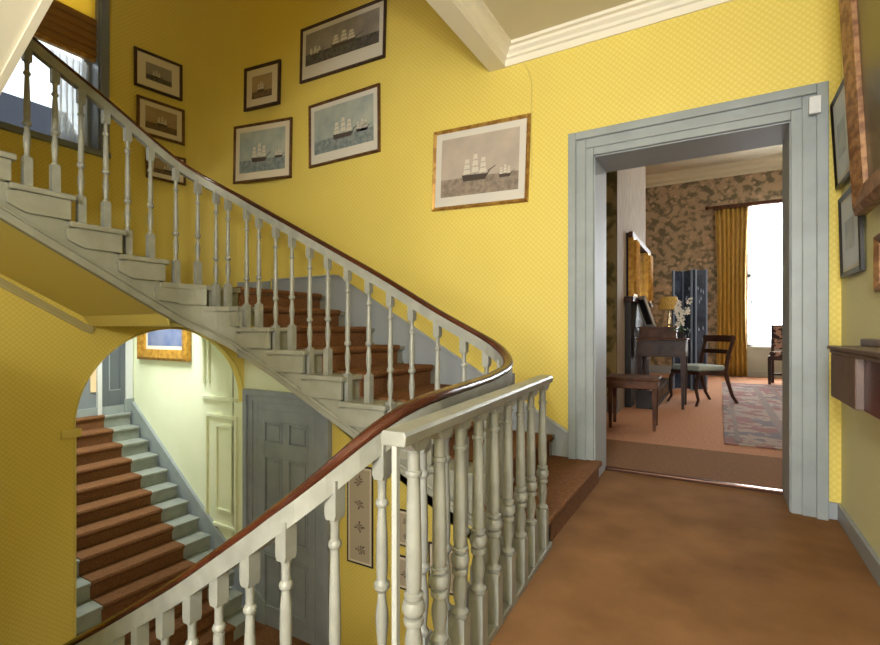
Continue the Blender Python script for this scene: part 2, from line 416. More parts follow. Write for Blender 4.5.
# end wall with glazed door
st('wall_left', MB().box(PX-.3, PX, 1.7, YF, -.3, 2.3), mat('grey end wall', (120,126,134), .6))
DOORG = mat('dark grey door paint', (92,98,106), .4)
fo = st('door_3', MB().box(PX+.001, PX+.03, 3.50, 3.60, .12, 2.15).box(PX+.001, PX+.03, 3.75, 3.82, .12, 2.15).box(PX+.001, PX+.03, 3.60, 3.75, .12, .34).box(PX+.001, PX+.03, 3.60, 3.75, 1.9, 2.15), DOORG, bevel=.004)
MB().box(PX+.001, PX+.012, 3.60, 3.75, .34, 1.9).build('door_panel', DOORG, fo)
MB().tube([(PX+.03, 3.605, .35), (PX+.03, 3.605, 1.9)], .008, 6).tube([(PX+.03, 3.605, .345), (PX+.03, 3.75, .345)], .008, 6).build('panel_moulding', GREY, fo)
st('trim_9', MB().box(PX, PX+.05, 3.82, 3.92, .1, 2.2).box(PX, PX+.06, 3.445, 3.50, 0, 2.2), WHITEP, bevel=.006)
st('window_4', MB().box(PX+.001, PX+.02, 3.37, 3.44, .34, 2.1), mat('peach glass', (226,196,160), .3))
st('baseboard_left', MB().box(PX, PX+.035, 2.0, YF-.03, 0, .12).box(PX, PX+.06, 3.80, 3.93, 0, .2), GREY)
# wall panelling on the far side
def panel_frame(b, x0, x1, z0, z1, y, t=.035, d=.03):
    b.box(x0, x0+t, y-d, y, z0, z1); b.box(x1-t, x1, y-d, y, z0, z1); b.box(x0+t, x1-t, y-d, y, z0, z0+t); b.box(x0+t, x1-t, y-d, y, z1-t, z1)
b = MB()
yp = YF-.005
panel_frame(b, -5.82, -5.20, -1.30, .13, yp); panel_frame(b, -5.62, -5.30, -1.10, .0, yp, .03, .02)
b.box(-5.90, -5.19, yp-.035, yp, .315, .36)
xa, ra = -5.84, .9
for zz in (0,):
    pts = [(-5.86, yp-.012, z) for z in (.52, .9, 1.0)] + [(-5.86 - .16*(1-math.cos(t)), yp-.012, 1.0+.2*math.sin(t)) for t in (.4,.8,1.2,1.57)]
    b.tube(pts, .022, 6); b.tube([(p[0]+.10, p[1], p[2]) for p in pts], .014, 6)
st('trim_10', b, WHITEW)
# ------------------------------------------------------------------ staircases
xr = lambda n: -.83 - (n-1)*.373 if n < 9 else -3.70
N1 = lambda x: R*(1 + (-.83-x)/.373)
yr = lambda n: 2.17 - (n-10)*.315
SY = 2.62                        # outer face of the string, first flight
SX = -3.76                       # and of the second
stair = thing('staircase', 'grey painted staircase climbing left along the yellow wall beside the doorway', 'staircase', (-2.3, 3.2, 0))
for n in range(1, 9):
    x1, x2 = xr(n), xr(n+1)
    if n < 8:
        MB().box(x1+.028, x2-.01, SY-.044, YF, n*R-.038, n*R).build('tread', STRING if n > 1 else CARPET, stair, bevel=.01)
    else:
        MB().prism([(x1+.028, SY-.044), (-3.40, SY-.044), (-3.52, 2.575), (-3.62, 2.52), (-3.69, 2.46), (-3.71, YF), (x1+.028, YF)], 'z', n*R-.038, n*R).build('tread', STRING, stair, bevel=.01)
    MB().box(x1-.03, x1, SY, YF, (n-1)*R, n*R-.038).build('riser', STRING if n > 1 else CARPET, stair)
# quarter landing in the curved corner
ql = [(-3.672, 2.475), (-3.705, 2.39), (-3.728, 2.27), (-3.728, 2.14), (XLU, 2.14)] + arcp + [(-3.672, YF)]
MB().prism(ql, 'z', 9*R-.04, 9*R).build('quarter_landing', STRING, stair)
MB().box(-3.73, -3.70, 2.52, YF, 8*R, 9*R-.04).build('riser', STRING, stair)
for n in range(10, 15):
    y1, y2 = yr(n), yr(n+1)
    if n == 14: y2 = -.35
    MB().box(XLU, SX+.044, y2-.01, y1+.028, n*R-.038, n*R).build('tread', STRING, stair, bevel=.01)
    MB().box(XLU, SX, y1-.03, y1, (n-1)*R, n*R-.038).build('riser', STRING, stair)
# outer string, one continuous band
def zb(s_x, s_y): pass
pts = []
zb1 = lambda x: N1(x) - .385 if x > -3.1 else N1(-3.1) - .385 + (-3.1-x)*.40
pts.append((-.86, SY, -.0, -.40))
for n in range(1, 9):
    x1 = xr(n)
    pts.append((x1, SY, (n-1)*R, zb1(x1))); pts.append((x1, SY, n*R-.03, zb1(x1)))
pts.append((-3.40, SY, 8*R-.03, zb1(-3.40)))
z0_, z1_ = zb1(-3.40), 1.391 + .562*(2.068-2.26)
jumped = False
for i in range(1, 15):
    t = i/14; a = math.radians(90 + 90*t)
    x, y = -3.40 + .36*math.cos(a), 2.26 + .36*math.sin(a); zz = z0_ + (z1_-z0_)*t
    if not jumped and y < 2.50:
        pts.append((x, y, 8*R-.03, zz)); jumped = True
    pts.append((x, y, (9 if jumped else 8)*R-.03, zz))
zb2 = lambda y: 1.391 + .562*(2.068-y)
for n in range(10, 15):
    y1 = yr(n); pts.append((SX, y1, (n-1)*R-.03, zb2(y1))); pts.append((SX, y1, n*R-.03, zb2(y1)))
pts.append((SX, .60, 14*R-.03, zb2(.60)))
MB().band(pts, .05).build('outer_string', STRING, stair)
# planted bead along the bottom of the string
bp = []
for p in pts:
    if not bp or math.hypot(p[0]-bp[-1][0], p[1]-bp[-1][1]) > .02: bp.append((p[0], p[1], p[3]))
def off(pts_, d):
    out = []
    for i, p in enumerate(pts_):
        a = pts_[max(i-1,0)]; c = pts_[min(i+1,len(pts_)-1)]; dx, dy = c[0]-a[0], c[1]-a[1]; L = math.hypot(dx,dy)
        out.append((p[0]-dy/L*d, p[1]+dx/L*d, p[2]))
    return out
MB().sweep(bp, [(.004,.055),(-.018,.055),(-.023,.065),(-.018,.076),(.004,.080)]).build('string_bead', STRING, stair)
# carved brackets under each tread end
for n in range(1, 9):
    x1 = xr(n); zt = n*R-.038; L = .42 if n < 8 else .30
    poly = [(x1+.004, zt), (x1+.004, zt-R+.045), (x1-L+.13, zt-R+.045), (x1-L+.09, zt-R+.06), (x1-L+.03, zt-.085), (x1-L+.02, zt-.06), (x1-L+.02, zt-.02) , (x1-.3, zt)]
    MB().prism(poly, 'y', SY-.026, SY+.002).build('stair_bracket', STRING, stair, bevel=.004)
arcb = []
b = MB(); seq = []
for i in range(0, 15):
    t = i/14; a = math.radians(90 + 90*t); x, y = -3.40 + .36*math.cos(a), 2.26 + .36*math.sin(a)
    if y < 2.51: seq.append((x, y))
seq.append((SX, 2.10)); 
zt = 9*R-.04
k = len(seq); bpts = []
for i, (x, y) in enumerate(seq):
    f = i/(k-1); zl = zt-R+.05 if f < .7 else zt-R+.05 + (f-.7)/.3*(R-.15)
    bpts.append((x, y, zt, zl))
MB().band(bpts, -.022).build('stair_bracket', STRING, stair)
for n in range(10, 15):
    y1 = yr(n); zt = n*R-.038; L = .36
    poly = [(y1+.004, zt), (y1+.004, zt-R+.045), (y1-L+.13, zt-R+.045), (y1-L+.09, zt-R+.06), (y1-L+.03, zt-.085), (y1-L+.02, zt-.02), (y1-.28, zt)]
    MB().prism(poly, 'x', SX-.002, SX+.026).build('stair_bracket', STRING, stair, bevel=.004)
# plaster soffits
b = MB()
b.prism([(-.88, -.34), (-.88, -.30), (-3.2, N1(-3.2)-.28), (-3.5, 1.30), (-3.5, 1.24), (-3.3, N1(-3.3)-.36), (-.95, N1(-.95)-.38)], 'y', SY+.05, YF)
b.build('soffit', YPAINT, stair)
MB().prism([(-3.46, 2.75), (-3.66, 2.72), (-3.80, 2.60), (-3.87, 2.44), (-3.88, 2.25), (XL, 2.25), (XL, YF), (-3.46, YF)], 'z', 1.245, 1.32).build('soffit', YPAINT, stair)
MB().prism([(2.25, 1.245), (2.25, 1.34), (.60, zb2(.60)+.10), (.60, zb2(.60)+.02), (2.19, 1.245+.09)], 'x', XL, SX-.048).build('soffit', YPAINT, stair)
# mould where the sloping soffit meets the lower wall
st('trim_11', MB().sweep([(XL, 2.27, 1.245), (XL, 2.20, 1.27), (XL, .60, zb2(.60)+.02)], [(0,0),(-.03,0),(-.035,-.02),(-.015,-.05),(-.012,-.07),(0,-.075)]), mat('olive grey mould', (176,166,122), .6))
# wall skirting that follows the flights
prof_pts = [(-1.06, YF-.03, .36, 0), (-3.44, YF-.03, 1.765, 1.2), (-3.56, YF-.03, 1.79, 1.4), (-4.6, YF-.03, 1.79, 1.5)]
sk = MB().band([(-1.055, YF-.028, .372, .17), (-1.2, YF-.028, .455, .17), (-3.40, YF-.028, 1.71, 1.25), (-3.50, YF-.028, 1.775, 1.27), (-3.60, YF-.028, 1.79, 1.30), (-3.72, YF-.028, 1.79, 1.38), (-3.76, YF-.028, 1.79, 1.5), (-4.55, YF-.028, 1.79, 1.5)], .028)
rr = RC-.028
sk.band([(cxx - rr*math.cos(PI/2*i/16), yc + rr*math.sin(PI/2*i/16), 1.79, 1.5) for i in range(16, 10, -1)], .02)
st('baseboard_back', sk, SKIRT)
b = MB().sweep([(-1.055, YF-.028, .372), (-1.2, YF-.028, .455), (-3.40, YF-.028, 1.71), (-3.50, YF-.028, 1.775), (-3.6, YF-.028, 1.79), (-4.55, YF-.028, 1.79)], [(0,0),(-.0,.014),(-.02,.018),(-.028,0)])
st('trim_12', b, SKIRT)

# brown runner up the first flight and onto the quarter landing
def runner(name, steps, a0, a1, axis, th=.014, end=None):
    """steps: (position of riser, z below, z above), moving in -axis direction"""
    prof = []
    for (x, zl, zt) in steps:
        prof += [(x+th*.9, zl+.012), (x+th, zt-.05), (x+.038, zt-.03), (x+.046, zt-.008), (x+.036, zt+th)]
    prof.append((end, steps[-1][2]+th))
    lower = [(end, steps[-1][2]+.001)]
    for (x, zl, zt) in reversed(steps):
        lower += [(x+.03, zt+.001), (x+.03, zt-.036), (x+.001, zt-.04), (x+.001, zl+.001)]
    return prof, lower
def runner_mesh(name, steps, a0, a1, end, m, label, **k):
    top, low = runner(name, steps, a0, a1, 'x', end=end)
    b = MB(); n = len(top)
    # build as strips so that every face stays planar
    def strip(pp):
        for i in range(len(pp)-1):
            p, q = pp[i], pp[i+1]; b.add([(p[0],a0,p[1]),(q[0],a0,q[1]),(q[0],a1,q[1]),(p[0],a1,p[1])], [(0,1,2,3)])
    strip(top); strip(low + [top[0]])
    # side edges: riser and tread slices
    for a in (a0, a1):
        for j, (x, zl, zt) in enumerate(steps):
            xe = steps[j+1][0] if j+1 < len(steps) else end
            b.add([(x+.001,a,zl+.001),(x+.0126,a,zl+.012),(x+.014,a,zt-.05),(x+.001,a,zt-.04)], [(0,1,2,3)])
            b.add([(x+.001,a,zt-.04),(x+.014,a,zt-.05),(x+.038,a,zt-.03),(x+.03,a,zt-.036)], [(0,1,2,3)])
            b.add([(x+.03,a,zt-.036),(x+.038,a,zt-.03),(x+.046,a,zt-.008),(x+.036,a,zt+.014),(x+.03,a,zt+.001)], [(0,1,2,3,4)])
            b.add([(x+.03,a,zt+.001),(x+.036,a,zt+.014),(xe+.001,a,zt+.014),(xe+.001,a,zt+.001)], [(0,1,2,3)])
    o = b.build(name, m, origin=(steps[0][0], (a0+a1)/2, steps[0][1]), **k)
    return tag(o, label, 'carpet')
steps = [(xr(n), (n-1)*R, n*R) for n in range(2, 9)] + [(-3.70, 8*R, 9*R)]
runner_mesh('stair_carpet', steps, 2.80, 3.80, -4.6, CARPET, 'brown carpet runner up the grey stairs against the yellow wall')
o = MB().box(-.845, -.833, 2.66, 3.86, 0.001, .012).build('carpet_edging', BRASS, origin=(-.84, 3.2, 0))
tag(o, 'thin pale edging strip at the foot of the bottom brown step', 'edging strip')

# lower flight, dropping to the left from the landing
low = thing('staircase', 'lower flight dropping left under the long mahogany rail from the landing', 'staircase', (-2.6, .3, -1.1))
lx = lambda k: -.97 - (k-1)*.278
for k in range(1, 13):
    MB().box(lx(k+1)-.01, lx(k)+.0, -.35, 1.05, -k*R-.036, -k*R).build('tread', STRING, low)
    MB().box(lx(k)-.022, lx(k), -.35, 1.02, -k*R, -(k-1)*R-.036).build('riser', STRING, low)
MB().box(lx(13)-.022, lx(13), -.35, 1.02, -13*R, -12*R-.036).build('riser', STRING, low)
MB().prism([(-.97, -.02), (-.97, -.42), (-4.28, ZLOW), (-4.32, ZLOW), (-4.32, -12*R-.04), (-4.0, -12*R-.04+.14)], 'y', 1.0, 1.05).build('outer_string', STRING, low)
steps = [(lx(13-k), -(13-k)*R, -(12-k)*R) for k in range(0, 12)]
MB().prism([(-.98, -.40), (-.98, -.46), (-4.20, ZLOW), (-4.28, ZLOW)], 'y', -.35, 1.0).build('soffit', YPAINT, low)

# flight that climbs overhead to the upper floor
up = thing('staircase', 'cream underside of the flight overhead at the upper left corner', 'staircase', (-3.0, .4, 2.3))
zs = lambda x: 2.575 + .478*(x+3.339)
MB().prism([(-3.80, zs(-3.80)), (-1.78, zs(-1.78)), (-1.78, zs(-1.78)+.30), (-3.80, zs(-3.80)+.30)], 'y', -.35, 1.05).build('soffit', CREAM, up)
MB().prism([(-3.80, zs(-3.80)-.015), (-1.78, zs(-1.78)-.015), (-1.78, zs(-1.78)+.36), (-3.80, zs(-3.80)+.36)], 'y', 1.05, 1.085).build('outer_string', CREAM, up)
for k in range(5):
    x = -3.72 + .367*k; MB().box(x, x+.36, -.35, 1.10, zs(x)+.33+.10, zs(x)+.36+.14).build('tread', STRING, up)

# back stairs through the arch, painted with a runner
back = thing('staircase', 'narrow pale blue stairs rising through the arch to a grey door', 'staircase', (-6.2, 3.0, ZLOW))
NB = 13; RB = -ZLOW/NB
bx = lambda k: -7.51 + .235*k       # nosing k counted from the top
BY0, BY1 = 2.0, 3.86
for k in range(NB):
    z = -k*RB; ya = BY0 if bx(k) < XL-.24 else 2.16; yb = BY1 if bx(k) < XL else 3.80
    xa = bx(k-1)-.03 if k else PX
    MB().box(xa, bx(k)+.004, ya, yb, z-.036, z).build('tread', BLUEG, back, bevel=.008)
    MB().box(bx(k)-.045, bx(k)-.025, ya, yb, z-RB, z-.036).build('riser', BLUEG, back)
MB().prism([(-7.55, -.30), (bx(12)-.35, ZLOW+.05), (bx(12)-.5, ZLOW), (-7.55, -.65)], 'y', 2.2, 3.78).build('soffit', STRING, back)
steps = [(bx(k)-.025, -(k+1)*RB, -k*RB) for k in range(NB-1, -1, -1)]
runner_mesh('stair_carpet', steps, 2.50, 3.50, PX+.04, CARPET, 'brown carpet runner up the pale blue stairs seen through the arch')
b = MB().band([(-4.66, YF-.045, -2.02, ZLOW), (-4.9, YF-.045, -1.84, ZLOW), (-7.54, YF-.045, .14, -.30), (-7.60, YF-.045, .16, -.05)], .045)
st('baseboard_passage', b, GREY)

# ------------------------------------------------------------------ balustrades
ctrl = [(-3.8,.85,3.36),(-3.8,1.353,3.08),(-3.8,1.744,2.89),(-3.8,2.167,2.66),(-3.683,2.543,2.47),(-3.364,2.66,2.284),(-2.023,2.66,1.6),(-1.556,2.66,1.34),(-1.332,2.66,1.228),
        (-1.188,2.64,1.155),(-1.032,2.51,1.077),(-.953,2.325,1.026),(-.924,2.054,1.0),(-.884,1.679,.994),(-.862,1.415,.992),(-.878,1.296,.972),(-.906,1.207,.938),(-.968,1.101,.86),(-1.047,1.03,.767),
        (-1.152,1,.676),(-1.632,1,.346),(-2.097,1,.06),(-2.475,1,-.165),(-4.3,1,-1.3)]
Ls = [0]
for i in range(1, len(PLAN)): Ls.append(Ls[-1] + math.hypot(PLAN[i][0]-PLAN[i-1][0], PLAN[i][1]-PLAN[i-1][1]))
def s_of(x, y):
    best = (9, 0)
    for i in range(len(PLAN)-1):
        p, q = PLAN[i], PLAN[i+1]; dx, dy = q[0]-p[0], q[1]-p[1]; l2 = dx*dx+dy*dy
        t = max(0, min(1, ((x-p[0])*dx+(y-p[1])*dy)/l2)); d = math.hypot(p[0]+t*dx-x, p[1]+t*dy-y)
        if d < best[0]: best = (d, Ls[i]+t*math.sqrt(l2))
    return best[1]
cs = [(s_of(x, y), z) for x, y, z in ctrl]
def z_raw(s):
    if s <= cs[0][0]: return cs[0][1] + (cs[0][0]-s)*.55
    for (a, za), (b_, zb_) in zip(cs, cs[1:]):
        if s <= b_: return za + (zb_-za)*(s-a)/(b_-a)
    return cs[-1][1] - (s-cs[-1][0])*.62
def rail_z(s): return sum(z_raw(s + d) for d in (-.09,-.06,-.03,0,.03,.06,.09))/7
rail = [(x, y, rail_z(s)) for (x, y), s in zip(PLAN, Ls)]
bal = thing('stair_balustrade', 'continuous mahogany topped balustrade curving from the upper stairs down to the lower flight', 'balustrade', (-2.3, 2.66, 0))
MB().sweep(rail, [(-.022,-.032),(-.027,-.024),(-.027,-.014),(-.020,-.004),(-.008,0),(.008,0),(.020,-.004),(.027,-.014),(.027,-.024),(.022,-.032)]).build('handrail', MAHOG, bal, smooth=True)
MB().sweep(rail, [(-.023,-.032),(-.023,-.100),(.023,-.100),(.023,-.032)]).build('under_rail', PAINT, bal)

def stair_baluster(H):
    """square foot, vase, ring, tapering shaft, ring, square head"""
    b = MB(); q = .0235
    b.box(-q, q, -q, q, 0, .19)
    prof = [(.021,.19),(.021,.197),(.0145,.205),(.0135,.222),(.017,.255),(.0205,.295),(.0195,.325),(.014,.365),(.0125,.385),(.018,.392),(.0245,.400),(.0245,.414),(.018,.422),(.0165,.428),
            (.0185,.47),(.0175,.56)]
    t = H - .175
    prof += [(.013, t-.005), (.0125, t), (.019, t+.006), (.021, t+.014), (.019, t+.022), (.0135, t+.028), (.0135, t+.075), (.018, t+.09)]
    b.lathe(prof, n=12)
    q = .0215
    b.prism([(-q*.75,H-.086),(q*.75,H-.086),(q,H-.070),(q,H+.03),(-q,H+.03),(-q,H-.070)], 'y', -q, q)
    return b
proto = {}
def place_baluster(x, y, z0, ztop_s, ang=0):
    H = ztop_s - .100 - z0
    key = round(H / .02)
    me = proto.get(key)
    if me is None:
        o = stair_baluster(key*.02).build('baluster', PAINT, bal, local=True, smooth=True); proto[key] = o.data
    else:
        o = bpy.data.objects.new('baluster', me); col.objects.link(o); o.parent = bal
    o.location = Vector((x - bal['_o'][0], y - bal['_o'][1], z0 - bal['_o'][2] + (H - key*.02)*0)) * S
    o.rotation_euler = (0, 0, ang); o.scale = (1, 1, H/(key*.02))
up_pos = [(-1.373,2.66,2),(-1.564,2.66,2),(-1.76,2.66,3),(-1.935,2.66,3),(-2.12,2.66,4),(-2.312,2.66,4),(-2.502,2.66,5),(-2.685,2.66,5),(-2.875,2.66,6),(-3.057,2.66,6),
          (-3.255,2.66,7),(-3.405,2.66,7),(-3.585,2.615,8),(-3.665,2.56,8),(-3.752,2.452,9),(-3.798,2.294,9),(-3.8,2.094,10),(-3.8,1.928,10),(-3.8,1.782,11),(-3.8,1.626,11),(-3.8,1.476,12),(-3.8,1.327,12),
          (-3.8,1.16,13),(-3.8,1.0,13)]
for x, y, n in up_pos: place_baluster(x, y, n*R, rail_z(s_of(x, y)))
for x, y in ((-1.215, 2.65), (-1.08, 2.565)): place_baluster(x, y, R if y > 2.6 else 0, rail_z(s_of(x, y)))
for y in (2.40, 2.22, 2.05, 1.88, 1.71, 1.54, 1.37):
    x = min(PLAN, key=lambda p: abs(p[1]-y) + (9 if p[0] < -1.05 else 0))[0]
    place_baluster(x, y, 0, rail_z(s_of(x, y)))
lo_pos = [(-.908,1.204),(-.987,1.079),(-1.11,1.004),(-1.265,1.0),(-1.417,1.0),(-1.562,1.0),(-1.722,1.0),(-1.885,1.0),(-2.056,1.0),(-2.244,1.0),(-2.40,1.0),(-2.55,1.0),(-2.70,1.0),(-2.85,1.0)]
for x, y in lo_pos:
    k = 0 if x > -.97 else int((-.97-x)/.278)+1
    place_baluster(x, y, -k*R, rail_z(s_of(x, y)))
MB().box(-.868, -.85, 1.20, 1.218, 0, .86).build('iron_stay', IRON, bal)

# short straight balustrade along the landing edge
lb = thing('landing_balustrade', 'short straight off white balustrade at the edge of the brown landing', 'balustrade', (-.79, 1.8, 0))
A_, B_ = Vector((-.742, 1.03, .937)), Vector((-.838, 2.62, .955))
MB().sweep([A_, B_], [(-.036,-.040),(-.040,-.012),(-.033,0),(.033,0),(.040,-.012),(.036,-.040)]).build('handrail', PAINT, lb, bevel=.004)
MB().sweep([(-.755,.62,.03),(-.85,2.63,.03)], [(-.035,-.03),(-.035,0),(.045,0),(.045,-.03)]).build('base_rail', PAINT, lb, bevel=.004)
def landing_baluster(H):
    b = MB(); q = .0275
    b.box(-q, q, -q, q, 0, .20)
    t = H - .105
    prof = [(.026,.20),(.029,.207),(.029,.216),(.019,.226),(.017,.238),(.021,.255),(.0255,.285),(.025,.305),(.019,.335),(.0175,.340),(.0275,.343),(.0295,.353),(.0275,.361),(.019,.364),(.0265,.369),(.033,.382),(.0335,.396),(.0285,.410),(.019,.414),
            (.027,.419),(.028,.430),(.0205,.434),(.0215,.442),(.0228,.46),(.0230,.50),(.0222,.58),(.0205,t-.10),(.0185,t-.02),(.0180,t-.003),(.0225,t-.001),(.0238,t+.004),(.0238,t+.008),(.0225,t+.013),(.0178,t+.015),(.0176,t+.05),(.0185,t+.072)]
    b.lathe(prof, n=14)
    b.box(-q*.85, q*.85, -q*.85, q*.85, H-.035, H)
    return b
lbm = None
for y in (2.543,2.319,2.147,1.963,1.791,1.623,1.457,1.302,1.141):
    t = (y-1.03)/1.59; x = A_.x + (B_.x-A_.x)*t
    H = (A_.z + (B_.z-A_.z)*t) - .040 - .03
    if lbm is None:
        o = landing_baluster(.868).build('baluster', PAINT, lb, local=True, smooth=True); lbm = o.data
    else:
        o = bpy.data.objects.new('baluster', lbm); col.objects.link(o); o.parent = lb
    o.location = (Vector((x, y, .03)) - Vector(lb['_o'])) * S; o.scale = (1,1,H/.868); o.rotation_euler = (0,0,math.radians(3.4))
    MB().prism([(y-.055,.0),(y+.055,0),(y+.028,-.03),(y-.028,-.03)], 'x', x-.024, x+.024).xf(Matrix.Translation((0,0,.03+H))).build('rail_bracket', PAINT, lb)

# ------------------------------------------------------------------ pictures
def ship_print(b, w, h, seed, mats_off, ships=2, horizon=.3):
    """flat engraving in the x-z plane: sky, sea, hulls, masts and sails; material slots sky, sea, ink, sail"""
    rnd = random.Random(seed); e = -.0006
    b.mi = mats_off; b.add([(-w/2,0,-h/2+h*horizon),(w/2,0,-h/2+h*horizon),(w/2,0,h/2),(-w/2,0,h/2)], [(0,1,2,3)])
    b.mi = mats_off+1; b.add([(-w/2,0,-h/2),(w/2,0,-h/2),(w/2,0,-h/2+h*horizon),(-w/2,0,-h/2+h*horizon)], [(0,1,2,3)])
    for k in range(ships):
        f = 1.0 if k == 0 else rnd.uniform(.35, .6)
        cx = (rnd.uniform(-.1,.12) if k == 0 else rnd.choice((-1,1))*rnd.uniform(.26,.38))*w
        z = -h/2 + h*horizon*rnd.uniform(.8,1.0); L = .34*w*f; hh = .07*h*f+.004
        b.mi = mats_off+2
        b.add([(cx-L/2,e,z+hh*.9),(cx-L/2*.86,e,z-hh*.5),(cx+L/2*.8,e,z-hh*.5),(cx+L/2*1.15,e,z+hh*1.2),(cx+L/2*.9,e,z+hh*.7)], [(0,1,2,3,4)])
        for j, mx in enumerate((-.3, .02, .32)):
            x = cx + mx*L; mh = h*.42*f*(1 if j == 1 else .82)
            b.mi = mats_off+2; b.add([(x-.002,e,z),(x+.002,e,z),(x+.0015,e,z+mh),(x-.0015,e,z+mh)], [(0,1,2,3)])
            b.mi = mats_off+3
            for q in range(3):
                z0, z1 = z+mh*(.22+.26*q), z+mh*(.44+.26*q); sw = L*(.15-.03*q)
                b.add([(x-sw,2*e,z0),(x+sw*.9,2*e,z0+.003),(x+sw*.75,2*e,z1),(x-sw*.75,2*e,z1)], [(0,1,2,3)])
        b.mi = mats_off+2
        b.add([(cx+L*.5,e,z+hh),(cx+L*.78,e,z+hh*2.0),(cx+L*.78,e,z+hh*2.2),(cx+L*.5,e,z+hh*1.3)], [(0,1,2,3)])
    b.mi = 0
def pmat(n, c, c2, sc=6): return mat(n, c, .75, c2=c2, scale=sc, detail=5, lo=.35, hi=.65)
SKYS = {'sepia': pmat('sepia sky', (184,170,158), (168,158,148)), 'blue': pmat('blue print sky', (142,154,156), (172,178,170)), 'grey': pmat('grey print sky', (150,144,136), (126,122,118)), 'brown': pmat('brown print sky', (168,146,118), (148,128,102))}
SEAS = {'sepia': pmat('sepia sea', (150,136,122), (120,108,98), 30), 'blue': pmat('blue print sea', (104,118,124), (140,148,146), 30), 'grey': pmat('grey print sea', (92,88,84), (64,62,60), 30), 'brown': pmat('brown print sea', (112,92,72), (86,70,56), 30)}
INK = mat('sepia ink', (74,64,58), .8); SAIL = mat('pale sail', (204,198,186), .8)
def framed(name, label, center, w, h, nx, ny, fm, fw, mountm, mw, tone, seed, cat='picture', group=None, roll=0, lean=0, d=.03, ships=2, mount_bottom=None, horizon=.3, art=None):
    """picture hung on a wall whose outward normal is (nx, ny)"""
    yaw = math.atan2(nx, -ny)
    o = thing(name, label, cat, center, 0, group)
    M = Matrix.Rotation(yaw, 4, 'Z') @ Matrix.Rotation(lean, 4, 'X') @ Matrix.Rotation(roll, 4, 'Y')
    o.rotation_euler = M.to_euler()
    mb_ = mw if mount_bottom is None else mount_bottom
    f = MB()
    pr = [(0,0),(0,-d*.75),(fw*.25,-d),(fw*.6,-d*.8),(fw,-d*.55),(fw,0)]
    def ring(k):
        q, y = pr[k]; return [(-w/2+q,y,-h/2+q),(w/2-q,y,-h/2+q),(w/2-q,y,h/2-q),(-w/2+q,y,h/2-q)]
    vs = []; fs = []
    for k in range(len(pr)): vs += ring(k)
    for k in range(len(pr)):
        k2 = (k+1) % len(pr)
        for j in range(4):
            j2 = (j+1) % 4; fs.append((k*4+j, k*4+j2, k2*4+j2, k2*4+j))
    f.add(vs, fs); f.build('frame', fm, o, local=True)
    iw, ih = w-2*fw, h-2*fw
    MB().box(-iw/2-.004, iw/2+.004, -.012, -.002, -ih/2-.004, ih/2+.004).build('mount', mountm, o, local=True)
    pw, ph = iw-2*mw, ih-mw-mb_
    b = MB()
    if art: art(b, pw, ph); ms = art.mats
    else:
        ship_print(b, pw, ph, seed, 0, ships, horizon); ms = [SKYS[tone], SEAS[tone], INK, SAIL]
    b.xf(Matrix.Translation((0, -.0135, (mb_-mw)/2)))
    b.build('print', ms, o, local=True, auto=True)
    return o
def q4(tl, tr, br, bl):
    c = [(a+b+c_+d)/4 for a, b, c_, d in zip(tl, tr, br, bl)]; return c
YW = YF-.002
G1 = 'ship prints on the yellow stair wall'
framed('framed_print', 'gold framed sepia ship print nearest the doorway on the yellow wall', (-1.877, YW, 2.69), .955, .745, 0, -1, GOLDF, .032, MOUNTW, .06, 'sepia', 3, group=G1, roll=.035, mount_bottom=.085)
framed('framed_print', 'ship print with pale blue sky in a brown frame, second from the doorway', (-3.475, YW, 3.365), .985, .695, 0, -1, BROWNF, .03, MOUNTW, .05, 'blue', 11, group=G1, mount_bottom=.10, roll=-.006, ships=3)
framed('framed_print', 'largest grey ship print, highest on the yellow wall near the ceiling', (-3.505, YW, 4.28), 1.19, .605, 0, -1, DARKF, .03, MOUNTW, .05, 'grey', 5, group=G1, mount_bottom=.14, roll=.03, ships=3, horizon=.34)
framed('framed_print', 'small dark framed print with wide pale mount at the curved corner', (-4.70, 3.895, 4.105), .56, .515, .10, -.99, DARKF, .038, MOUNT, .085, 'brown', 8, group=G1, ships=1, roll=.02)
framed('framed_print', 'blue grey ship print below the small one, just above the handrail', (-4.66, 3.862, 3.31), .85, .69, .155, -.988, BROWNF, .03, MOUNT, .06, 'blue', 21, group=G1, mount_bottom=.085, roll=.02)
framed('framed_print', 'dark framed small print with wide mount, upper of the left wall column', (-5.50, 3.12, 4.10), .50, .42, .985, -.17, DARKF, .03, MOUNT, .085, 'grey', 31, group=G1, ships=1)
framed('framed_print', 'brown sketch in a gilt brown frame, middle of the left wall column', (-5.495, 3.145, 3.585), .50, .415, .985, -.17, BROWNF, .03, MOUNT, .055, 'brown', 35, group=G1, ships=1)
framed('framed_print', 'lowest print of the left wall column, half hidden behind the sloping rail', (-5.49, 3.20, 3.07), .42, .32, .985, -.17, BROWNF, .026, MOUNT, .05, 'brown', 38, group=G1, ships=1)
